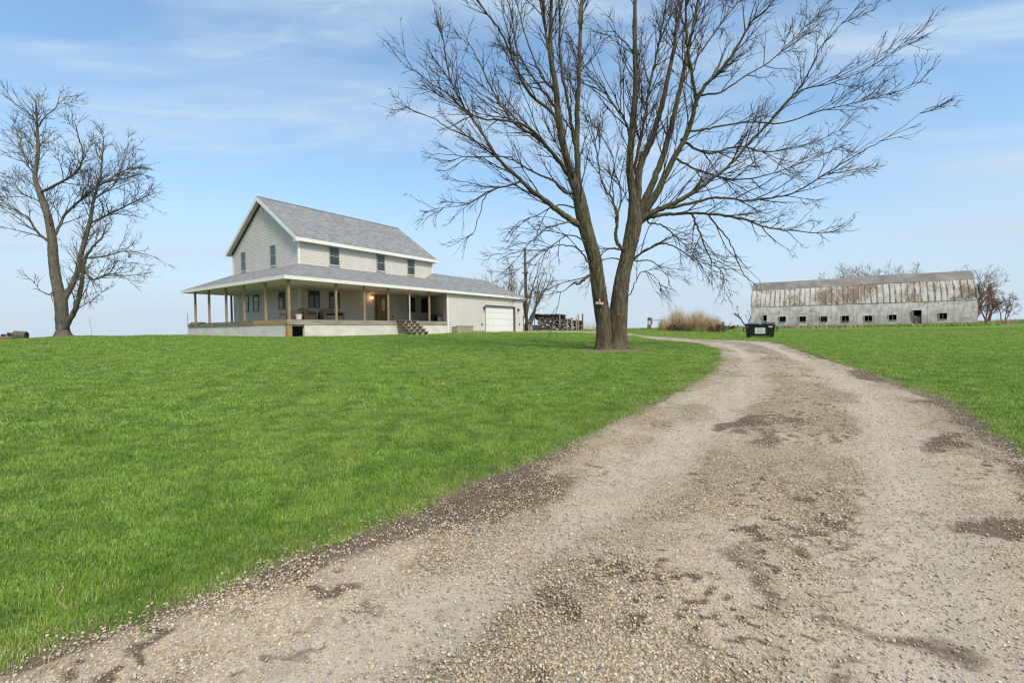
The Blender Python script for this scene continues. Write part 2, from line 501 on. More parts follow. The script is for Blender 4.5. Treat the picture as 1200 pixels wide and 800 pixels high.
def dark_mask(x, y, S):
    wx = x + (fbm(x * 2.2, y * 2.2, 4) - .5) * .9; wy = y + (fbm(x * 2.2 + 40, y * 2.2 + 7, 4) - .5) * .9
    m = np.zeros(x.shape)
    for (bx, by, ra, rb, an, st) in BL:
        u = (wx - bx) * math.cos(an) + (wy - by) * math.sin(an); v = -(wx - bx) * math.sin(an) + (wy - by) * math.cos(an)
        m = np.maximum(m, st * np.exp(-((u / ra) ** 2 + (v / rb) ** 2) ** 1.5))
    brk = fbm(x * 9, y * 9, 5)
    m = m * sstep(.30, .50, brk + m * .18)
    along = np.hypot(x, y)
    left = np.exp(-((S - .035) / .055) ** 2) * (.30 + .70 * np.exp(-((along - 3.7) / 1.1) ** 2)) * sstep(2.2, 3.0, along)
    left = left + 1.0 * np.exp(-((S - .12) / .085) ** 2) * np.exp(-((along - 3.55) / .55) ** 2)
    right = 1.0 * np.exp(-((S - .97) / .06) ** 2)
    e = np.maximum(left, right) * sstep(.25, .5, fbm(x * 3.2 + 3, y * 3.2, 4) + .1)
    spk = .82 * sstep(.535, .63, fbm(x * 21 + 30, y * 21 - 12, 4)) * sstep(.42, .66, fbm(x * 1.6 + 4, y * 1.6, 4) + .16 * np.exp(-((S - .54) / .13) ** 2)) * (1 - .55 * track(S))
    return np.clip(np.maximum(np.maximum(m, e), spk), 0, 1)


def track(S):
    return np.maximum(np.exp(-((S - .27) / .10) ** 2), np.exp(-((S - .73) / .10) ** 2))


def gravel_mask(x, y, S):
    b = fbm(x * .8 + 50, y * .8, 3) * .9 + fbm(x * 3 + 1, y * 3, 3) * .55
    return np.clip(sstep(.50, .86, b - .34 * track(S) + .12 * np.exp(-((S - .5) / .15) ** 2)), 0, 1)


dm = dark_mask(x, y, S); gv = gravel_mask(x, y, S)
rr_ = np.hypot(x, y)
z = ground_z(x, y) - .028 * track(S) * sstep(0, .3, np.minimum(S, 1 - S)) + .012 + .03 * np.exp(-((S - .5) / .2) ** 2)
z += (fbm(x * 4, y * 4, 4) - .5) * .030 + (fbm(x * 14, y * 14, 3) - .5) * .012 - .010 * dm
z -= .045 * np.clip(1 - np.minimum(S, 1 - S) / .03, 0, 1) ** 1.0
ii = (np.arange(nl - 1)[:, None] * na + np.arange(na - 1)[None]).ravel()
dmh = np_mesh('driveway', np.stack([x, y, z], 1), np.stack([ii, ii + 1, ii + na + 1, ii + na], 1), 4)
set_attr(dmh, 'dark', dm.astype(np.float32)); set_attr(dmh, 'gravel', gv.astype(np.float32)); set_attr(dmh, 'track', track(S).astype(np.float32))
t = NT('gravel_surface'); p = t.pos()
vo = t.node('ShaderNodeTexVoronoi', i={'Vector': p, 'Scale': 62.0, 'Randomness': 1.0})
vo2 = t.node('ShaderNodeTexVoronoi', i={'Vector': p, 'Scale': 150.0, 'Randomness': 1.0})
sep = t.node('ShaderNodeSeparateColor', i={0: vo.outputs['Color']})
stone = t.ramp(sep.outputs[0], [(0, (.25, .18, .11)), (.25, (.40, .30, .19)), (.5, (.50, .405, .27)), (.75, (.38, .33, .26)), (.9, (.62, .54, .41)), (1, (.40, .25, .13))])
sep2 = t.node('ShaderNodeSeparateColor', i={0: vo2.outputs['Color']})
grit = t.ramp(sep2.outputs[1], [(0, (.20, .15, .10)), (.5, (.37, .30, .215)), (1, (.56, .465, .34))])
clay = t.mix(t.mr(t.noise(p, 2.2, 5, .6), .35, .65), (.36, .295, .225), (.46, .385, .30))
base = t.mix(t.mr(t.noise(p, 9, 5, .7), .35, .65, .45, .95), clay, grit)
gvs = t.attr('gravel')
gm_ = t.mr(t.math('ADD', t.math('MULTIPLY', gvs, .75), t.math('MULTIPLY', t.noise(p, 25, 3, .6), .5)), .42, .62)
gapm = t.mr(vo.outputs['Distance'], .25, .65, 1, .25)
stone = t.mix(1.0, stone, t.ramp(gapm, [(0, .35), (1, 1.0)]), 'MULTIPLY')
c = t.mix(gm_, base, stone)
c = t.mix(t.mr(t.noise(p, 5.5, 6, .72), .50, .68, 0, .55), c, t.mix(.62, c, (.12, .09, .065)))
dk = t.mr(t.math('ADD', t.attr('dark'), t.math('MULTIPLY', t.math('SUBTRACT', t.noise(p, 30, 5, .7), .5), .7)), .28, .6)
dirt = t.mix(t.mr(t.noise(p, 60, 4, .7), .35, .65), (.062, .040, .028), (.14, .100, .070))
c = t.mix(t.math('MULTIPLY', t.mr(t.math('ADD', t.attr('track'), t.math('MULTIPLY', t.noise(p, 1.8, 5, .6), .6)), .75, 1.35), .55), c, t.mix(t.mr(t.noise(p, 12, 5, .7), .3, .7), (.39, .33, .265), (.50, .435, .36)))
c = t.mix(t.math('MULTIPLY', dk, .88), c, dirt)
hh = t.math('MULTIPLY', t.math('SUBTRACT', 1.0, vo.outputs['Distance']), gm_)
hh = t.math('ADD', hh, t.math('MULTIPLY', t.noise(p, 70, 5, .7), .6))
rg = t.done(c, .92, t.bump(hh, .75, .012), .12)
dr = link_mesh('driveway', dmh, rg); prop(dr, 'rutted pale gravel driveway curving up to the garage', kind='structure')


# ------------------------------------------------------------------ scatter helper (geometry-nodes points -> one 'stuff' object)
def scatter(name, pts, rot, scl, idx, variants):
    me = bpy.data.meshes.new(name)
    me.vertices.add(len(pts)); me.vertices.foreach_set('co', np.asarray(pts, np.float32).ravel())
    set_attr(me, 'rot', np.asarray(rot, np.float32), 'FLOAT_VECTOR'); set_attr(me, 'scl', np.asarray(scl, np.float32), 'FLOAT_VECTOR'); set_attr(me, 'idx', np.asarray(idx, np.int32), 'INT')
    o = link_mesh(name, me, variants[0].data.materials[0])
    cl = bpy.data.collections.new(name + '_variants')
    for v in variants: cl.objects.link(v)
    ng = bpy.data.node_groups.new(name, 'GeometryNodeTree')
    ng.interface.new_socket('Geometry', in_out='INPUT', socket_type='NodeSocketGeometry'); ng.interface.new_socket('Geometry', in_out='OUTPUT', socket_type='NodeSocketGeometry')
    N = ng.nodes; L = ng.links.new
    gi = N.new('NodeGroupInput'); go = N.new('NodeGroupOutput'); ip = N.new('GeometryNodeInstanceOnPoints'); ci = N.new('GeometryNodeCollectionInfo')
    ci.inputs['Collection'].default_value = cl; ci.inputs['Separate Children'].default_value = True; ci.inputs['Reset Children'].default_value = True
    m2p = N.new('GeometryNodeMeshToPoints'); L(gi.outputs[0], m2p.inputs['Mesh'])

    def na_(nm, ty):
        a = N.new('GeometryNodeInputNamedAttribute'); a.data_type = ty; a.inputs[0].default_value = nm; return a.outputs[0]
    L(m2p.outputs[0], ip.inputs['Points']); L(ci.outputs[0], ip.inputs['Instance'])
    ip.inputs['Pick Instance'].default_value = True
    L(na_('idx', 'INT'), ip.inputs['Instance Index']); L(na_('scl', 'FLOAT_VECTOR'), ip.inputs['Scale'])
    e2r = N.new('FunctionNodeEulerToRotation'); L(na_('rot', 'FLOAT_VECTOR'), e2r.inputs[0]); L(e2r.outputs[0], ip.inputs['Rotation'])
    L(ip.outputs[0], go.inputs[0])
    md = o.modifiers.new('scatter', 'NODES'); md.node_group = ng
    return o


# ------------------------------------------------------------------ loose stones
ICO_V = []; ICO_F = []
import bmesh
bm = bmesh.new(); bmesh.ops.create_icosphere(bm, subdivisions=2, radius=1)
ICO_V = np.array([v.co[:] for v in bm.verts]); ICO_F = np.array([[v.index for v in f.verts] for f in bm.faces]); bm.free()
t = NT('pebble'); rn = t.node('ShaderNodeObjectInfo').outputs['Random']
c = t.ramp(rn, [(0, (.20, .14, .085)), (.2, (.40, .295, .175)), (.42, (.54, .43, .28)), (.6, (.44, .38, .30)), (.75, (.68, .59, .44)), (.88, (.47, .31, .16)), (1, (.30, .245, .19))])
c = t.mix(t.mr(t.noise(t.coord(), 1.6, 3, .6), .35, .7, 0, .45), c, (.34, .28, .22))
M['pebble'] = t.done(c, .8, None, .2)
vs = []
for k in range(6):
    v = ICO_V.copy()
    for q in range(5):   # chip facets off the pebble
        d = rng.normal(size=3); d /= np.linalg.norm(d); lim = rng.uniform(.45, .8)
        pr = v @ d; v = v - np.outer(np.maximum(pr - lim, 0), d)
    v = v * np.array([1, rng.uniform(.65, .9), rng.uniform(.4, .65)])
    me = np_mesh('pebble', v, ICO_F, 3, smooth=False); me.materials.append(M['pebble'])
    vs.append(bpy.data.objects.new('pebble', me))
P = []; SC = []
cand_t = rng.random(420000); cand_i = rng.random(420000)
lc = np.cumsum(np.r_[0, np.hypot(*(np.diff((EL + ER) / 2, axis=0)).T)])
want = lc[-1] * cand_i ** 1.0
ci_ = np.interp(want, lc, np.arange(nl)); i0 = np.clip(ci_.astype(int), 0, nl - 2); fr_ = ci_ - i0
cx = (EL[i0] * (1 - fr_)[:, None] + EL[i0 + 1] * fr_[:, None]) * (1 - cand_t)[:, None] + (ER[i0] * (1 - fr_)[:, None] + ER[i0 + 1] * fr_[:, None]) * cand_t[:, None]
x = cx[:, 0]; y = cx[:, 1]; r = np.hypot(x, y)
ok = (y > -2.5) & (r > 1.0) & (r < 15)
x = x[ok]; y = y[ok]; S_ = cand_t[ok]; r = r[ok]


def strip_z(x, y, S):
    return (ground_z(x, y) - .028 * track(S) * sstep(0, .3, np.minimum(S, 1 - S)) + .012 + .03 * np.exp(-((S - .5) / .2) ** 2) + (fbm(x * 4, y * 4, 4) - .5) * .030 + (fbm(x * 14, y * 14, 3) - .5) * .012
            - .045 * np.clip(1 - np.minimum(S, 1 - S) / .03, 0, 1))


def stones(x, y, S, dens, smin, smax):
    g_ = gravel_mask(x, y, S); d_ = dark_mask(x, y, S); r = np.hypot(x, y)
    pr = dens * (.42 + .58 * g_) * (1 - .82 * d_) * (1 - .45 * track(S))
    m = rng.random(len(x)) < pr
    x, y, S = x[m], y[m], S[m]
    sz = smin + (smax - smin) * rng.random(len(x)) ** 3.2
    sz *= 1 + .035 * np.clip(np.hypot(x, y) - 6, 0, 10)
    return np.stack([x, y, strip_z(x, y, S) + sz * .02], 1), sz


P = []; Z = []
for rep in range(13):
    jx = x + rng.normal(size=len(x)) * .12; jy = y + rng.normal(size=len(x)) * .12
    m = rng.random(len(x)) < np.clip(1.0 / (1 + (r / 5.0) ** 2.2) * 1.35, .04, 1)
    ss = np.clip(S_ , .004, .996)
    if rep: 
        dd = jx * 0
    a, b = stones(jx[m], jy[m], ss[m], .95, .0026, .0098)
    P.append(a); Z.append(b)
P = np.vstack(P); Z = np.concatenate(Z)
sdp = road_sd(P[:, 0], P[:, 1]); kk = sdp > -.10; P = P[kk]; Z = Z[kk]
print('stones', len(P))
o = scatter('gravel', P, rng.random((len(P), 3)) * [.7, .7, 6.28], np.stack([Z] * 3, 1), rng.integers(0, 6, len(P)), vs)
prop(o, 'loose tan and cream stones scattered over the driveway', kind='stuff')

# ------------------------------------------------------------------ grass
t = NT('grass_blade'); p = t.pos(); oi = t.node('ShaderNodeObjectInfo').outputs['Random']
n1 = t.noise(p, .5, 6, .65); n2 = t.noise(p, 3.0, 5, .65)
c = t.ramp(oi, [(0, (.095, .185, .022)), (.25, (.170, .305, .036)), (.6, (.240, .395, .050)), (.82, (.34, .48, .080)), (.93, (.42, .44, .14)), (1, (.52, .45, .22))])
c = t.mix(t.mr(n1, .38, .66, 0, .5), c, (.36, .42, .095))
c = t.mix(t.mr(n2, .44, .62, 0, .6), c, (.085, .165, .026))
t.done(c, .6, None, .25)
tr = t.node('ShaderNodeBsdfTranslucent', i={'Color': c}); mx = t.node('ShaderNodeMixShader', i={0: .30}); t.link(t.b.outputs[0], mx.inputs[1]); t.link(tr.outputs[0], mx.inputs[2]); t.link(mx.outputs[0], t.out.inputs[0])
M['grass'] = t.m


def tuft(nb, rad, h0, h1, w, mat, lean=.5, name='grass_tuft', curl=1.0):
    V = []; Q = []
    for b in range(nb):
        a = rng.random() * 6.283; rr0 = rad * math.sqrt(rng.random()); bx, by = math.cos(a) * rr0, math.sin(a) * rr0
        h = rng.uniform(h0, h1); d = rng.random() * 6.283; le = h * rng.uniform(.1, lean); ww = w * rng.uniform(.7, 1.2)
        px_, py_ = -math.sin(d) * ww / 2, math.cos(d) * ww / 2; k = len(V)
        for (s_, wf) in ((0, 1), (.55, .85), (1, .12)):
            ox = bx + math.cos(d) * le * s_ ** (1 + curl); oy = by + math.sin(d) * le * s_ ** (1 + curl); zz = h * s_ * (1 - .15 * s_)
            V += [(ox - px_ * wf, oy - py_ * wf, zz), (ox + px_ * wf, oy + py_ * wf, zz)]
        Q += [(k, k + 1, k + 3, k + 2), (k + 2, k + 3, k + 5, k + 4)]
    me = np_mesh(name, V, Q, 4); me.materials.append(mat)
    return bpy.data.objects.new(name, me)


HC = (-13.9807, 29.8663)   # main house corner; used again below
U = np.array([math.sin(TH), math.cos(TH)]); VV = np.array([-math.cos(TH), math.sin(TH)])


def house_uv(x, y):
    dx = x - HC[0]; dy = y - HC[1]
    return dx * U[0] + dy * U[1], dx * VV[0] + dy * VV[1]


def lawn_points(r0, r1, dens, a0=-62, a1=62, off=.0):
    A = math.radians(a1 - a0) / 2 * (r1 ** 2 - r0 ** 2); n_ = int(A * dens)
    r = np.sqrt(rng.uniform(r0 ** 2, r1 ** 2, n_)); a = np.radians(rng.uniform(a0, a1, n_))
    x = r * np.sin(a); y = r * np.cos(a)
    sd = road_sd(x, y) + edge_wob(x, y)
    keep = sd < .12 - rng.random(n_) ** 2 * .25 + off
    u, v = house_uv(x, y)
    keep &= ~((u > -3.4) & (u < 20) & (v > -4.7) & (v < 9.6))
    rt = np.hypot(x - TREE[0], y - TREE[1]) + (fbm(x * 3, y * 3, 3) - .5) * .5
    keep &= rt > 1.0 + rng.random(n_) * .35
    rt = np.hypot(x - TREE2[0], y - TREE2[1]); keep &= rt > 1.2
    return x[keep], y[keep]


tv = [tuft(18, .05, .018, .046, .0034, M['grass']) for _ in range(7)]
PX = []; PS = []
for (r0, r1, de, sxy, sz) in [(1.2, 4, 1700, .95, .85), (4, 7, 950, 1.2, .95), (7, 12, 300, 1.9, 1.05), (12, 20, 150, 2.4, 1.1), (20, 32, 62, 3.3, 1.1), (32, 60, 22, 5.0, 1.25)]:
    x, y = lawn_points(r0, r1, de, -78, 86) if r0 < 12 else lawn_points(r0, r1, de, -64, 66)
    PX.append(np.stack([x, y, ground_z(x, y) - .004], 1))
    hm = .75 + .5 * fbm(x * 1.7, y * 1.7, 3)
    q = rng.uniform(.8, 1.25, len(x)); PS.append(np.stack([sxy * q, sxy * q, sz * hm * rng.uniform(.8, 1.2, len(x))], 1))
P = np.vstack(PX); Sx = np.vstack(PS)
print('tufts', len(P))
o = scatter('grass', P, np.stack([rng.normal(size=len(P)) * .08, rng.normal(size=len(P)) * .08, rng.random(len(P)) * 6.28], 1), Sx, rng.integers(0, 7, len(P)), tv)
prop(o, 'short bright green lawn grass on both sides of the driveway', kind='stuff')

# dead thatch and brown blades fringing the driveway
sv = [tuft(7, .05, .010, .026, .003, M['weeds'], lean=1.6, name='thatch') for _ in range(4)]
x, y = lawn_points(1.2, 14, 260, off=.35)
sd = road_sd(x, y) + edge_wob(x, y); kk = (sd > -.28) & (rng.random(len(x)) < .55); x = x[kk]; y = y[kk]
o = scatter('thatch', np.stack([x, y, ground_z(x, y) + .002], 1), np.stack([x * 0, x * 0, rng.random(len(x)) * 6.28], 1), np.stack([rng.uniform(.7, 1.4, len(x))] * 3, 1), rng.integers(0, 4, len(x)), sv)
prop(o, 'dead brown grass thatch along the driveway edge', kind='stuff')

# ------------------------------------------------------------------ trees
class Tubes:
    def __init__(s): s.V = []; s.F = []; s.n = 0

    def add(s, P, R, k):
        P = np.asarray(P, float); R = np.asarray(R, float); m = len(P)
        T = np.gradient(P, axis=0); T /= np.linalg.norm(T, axis=1)[:, None] + 1e-9
        mt = T.mean(0); ref = np.eye(3)[np.argmin(np.abs(mt))]
        A = np.cross(T, ref); A /= np.linalg.norm(A, axis=1)[:, None] + 1e-9; B = np.cross(T, A)
        an = np.arange(k) * 2 * math.pi / k
        ring = P[:, None] + R[:, None, None] * (A[:, None] * np.cos(an)[None, :, None] + B[:, None] * np.sin(an)[None, :, None])
        s.V.append(ring.reshape(-1, 3))
        i = (np.arange(m - 1)[:, None] * k + np.arange(k)[None]).ravel(); j = (np.arange(m - 1)[:, None] * k + (np.arange(k)[None] + 1) % k).ravel()
        s.F.append(np.stack([i, j, j + k, i + k], 1) + s.n); s.n += m * k

    def mesh(s, name): return np_mesh(name, np.vstack(s.V), np.vstack(s.F), 4)


def unit(v): return v / (np.linalg.norm(v) + 1e-9)


def branch(p, d, L, r0, r1, bend, trop, rg, seg=.16):
    n = max(4, int(L / seg)); pts = [p]; st = L / n; d = unit(d)
    for k in range(n):
        d = unit(d + rg.normal(size=3) * bend + np.array([0, 0, trop]) * st)
        pts.append(pts[-1] + d * st)
    t_ = np.linspace(0, 1, n + 1)
    return np.array(pts), r0 * (1 - t_) ** .9 + r1


def grow(tb, P, R, lev, cfg, rg, df=1.0):
    """spawn side branches along polyline P and recurse"""
    c = cfg[lev]; L = np.concatenate([[0], np.cumsum(np.linalg.norm(np.diff(P, axis=0), axis=1))]); LT = L[-1]
    n = rg.poisson(df * c['dens'] * LT * (1 - c['s0'])) + (1 if lev else 0)
    for q in range(n):
        s_ = c['s0'] + (1 - c['s0']) * rg.random() ** .85
        i = min(np.searchsorted(L, s_ * LT), len(P) - 1); i = max(i, 1)
        p = P[i]; T = unit(P[i] - P[i - 1]); rr = R[i]
        a = rg.normal(size=3); a = unit(a - T * (a @ T)); a = unit(a * np.array([1, c.get('flat', 1), 1]) + np.array([0, 0, c.get('up', .15)]))
        ang = math.radians(rg.uniform(*c['ang']))
        d = T * math.cos(ang) + a * math.sin(ang)
        ln = c['len'] * rg.uniform(.45, 1.25) * (1 - .82 * s_) * min(1, .5 + LT / c.get('ref', 3))
        r0 = min(rr * .62, c['r']) * rg.uniform(.7, 1)
        if r0 < c['rmin']: r0 = c['rmin']
        tr = c['trop'] * (1 if p[2] > c.get('zdroop', -9) else -1.0)
        Q, RQ = branch(p, d, ln, r0, c['rend'], c['bend'], tr, rg, c.get('seg', .16))
        tb.add(Q, RQ, c['k'])
        if lev + 1 < len(cfg): grow(tb, Q, RQ, lev + 1, cfg, rg, .5 + df * .5)


def traced(pts, Y, d0, d1, wob=.0):
    """photo trace (px, py, half width px) -> curve in space at distance Y, drifting from depth d0 to d1"""
    P = catmull(np.array(pts, float), 6); n = len(P)
    L = np.concatenate([[0], np.cumsum(np.hypot(*np.diff(P[:, :2], axis=0).T))]); L /= L[-1]
    out = np.array([at(P[i, 0], P[i, 1], Y + d0 + (d1 - d0) * L[i]) for i in range(n)])
    R = np.maximum(P[:, 2], .25) * (Y + d0 + (d1 - d0) * L) / F
    return out, R


def make_tree(name, label, Y, trunks, limbs, cfg, base, mats, seed, kt=14, ktr=1.0, klb=1.0):
    rg = np.random.default_rng(seed); known = []

    def reg(pts, d0, d1):
        Q = catmull(np.array(pts, float), 8); l = np.concatenate([[0], np.cumsum(np.hypot(*np.diff(Q[:, :2], axis=0).T))]); l /= l[-1]
        known.append(np.column_stack([Q, d0 + (d1 - d0) * l]))

    def snap(pts, d0, d1):
        K = np.vstack(known); a = pts[0]; d = np.hypot(K[:, 0] - a[0], K[:, 1] - a[1]); j = d.argmin(); k = K[j]
        if d[j] > 1.5: pts = [(k[0], k[1], min(a[2] * 1.15, k[2]))] + list(pts)
        return pts, k[3], k[3] + (d1 - d0)

    root = empty(name, base); prop(root, label, 'tree')
    tt_ = Tubes(); tc = Tubes()
    for (pts, d0, d1) in trunks:
        pts = [(a_, b_, w_ * ktr * .90) for a_, b_, w_ in pts]; reg(pts, d0, d1); P, R = traced(pts, Y, d0, d1); P = catmull(P, 6); R = np.interp(np.linspace(0, 1, len(P)), np.linspace(0, 1, len(R)), R)
        k = kt
        m = len(P); T = np.gradient(P, axis=0); T /= np.linalg.norm(T, axis=1)[:, None]
        A = np.cross(T, [0, 1, 0]); A /= np.linalg.norm(A, axis=1)[:, None]; B = np.cross(T, A)
        an = np.arange(k) * 2 * math.pi / k
        hgt = P[:, 2] - base[2]
        lob = 1 + (.025 + .10 * np.exp(-np.maximum(hgt, 0) / .25))[:, None] * (np.sin(an * 5 + d0 * 9)[None] * .6 + np.sin(an * 3 + 2)[None] * .4) + (fbm(an[None] * 2 + 3, P[:, 2][:, None] * 1.6, 3) - .5) * .20
        lob = lob - .13 * np.abs(fbm(an[None] * kt / 7 + np.sin(P[:, 2][:, None] * 1.3) * .5, P[:, 2][:, None] * 2.2, 3) - .5) * 2
        fl = 1 + .20 * np.exp(-np.maximum(hgt, 0) / .16)
        rad = (R * fl)[:, None] * lob
        ring = P[:, None] + rad[:, :, None] * (A[:, None] * np.cos(an)[None, :, None] + B[:, None] * np.sin(an)[None, :, None])
        i = (np.arange(m - 1)[:, None] * k + np.arange(k)[None]).ravel(); j = (np.arange(m - 1)[:, None] * k + (np.arange(k)[None] + 1) % k).ravel()
        tt_.V.append(ring.reshape(-1, 3)); tt_.F.append(np.stack([i, j, j + k, i + k], 1) + tt_.n); tt_.n += m * k
        top = P[:, 2] > base[2] + cfg[0].get('clear', 3.5)
        if top.sum() > 4: grow(tc, P[top], R[top], 0, cfg, rg)
    for (pts, d0, d1) in limbs:
        pts = [(a_, b_, w_ * klb) for a_, b_, w_ in pts]; pts, d0, d1 = snap(pts, d0, d1); reg(pts, d0, d1); P, R = traced(pts, Y, d0, d1); R[-1] *= .5
        tt_.add(P + rg.normal(size=P.shape) * .012, R, 8)
        grow(tc, P, R, 0, cfg, rg, 0.68 if np.mean([q[1] for q in pts]) > 238 and seed == 5 else .85 if np.mean([q[1] for q in pts]) > 300 and seed == 8 else 1.0)
    for nm, tb, m in (('trunk', tt_, mats[0]), ('crown', tc, mats[1])):
        me = tb.mesh(nm); me.transform(Matrix.Translation(-Vector(base)))
        link_mesh(nm, me, m, root)
    print(name, tc.n)
    return root


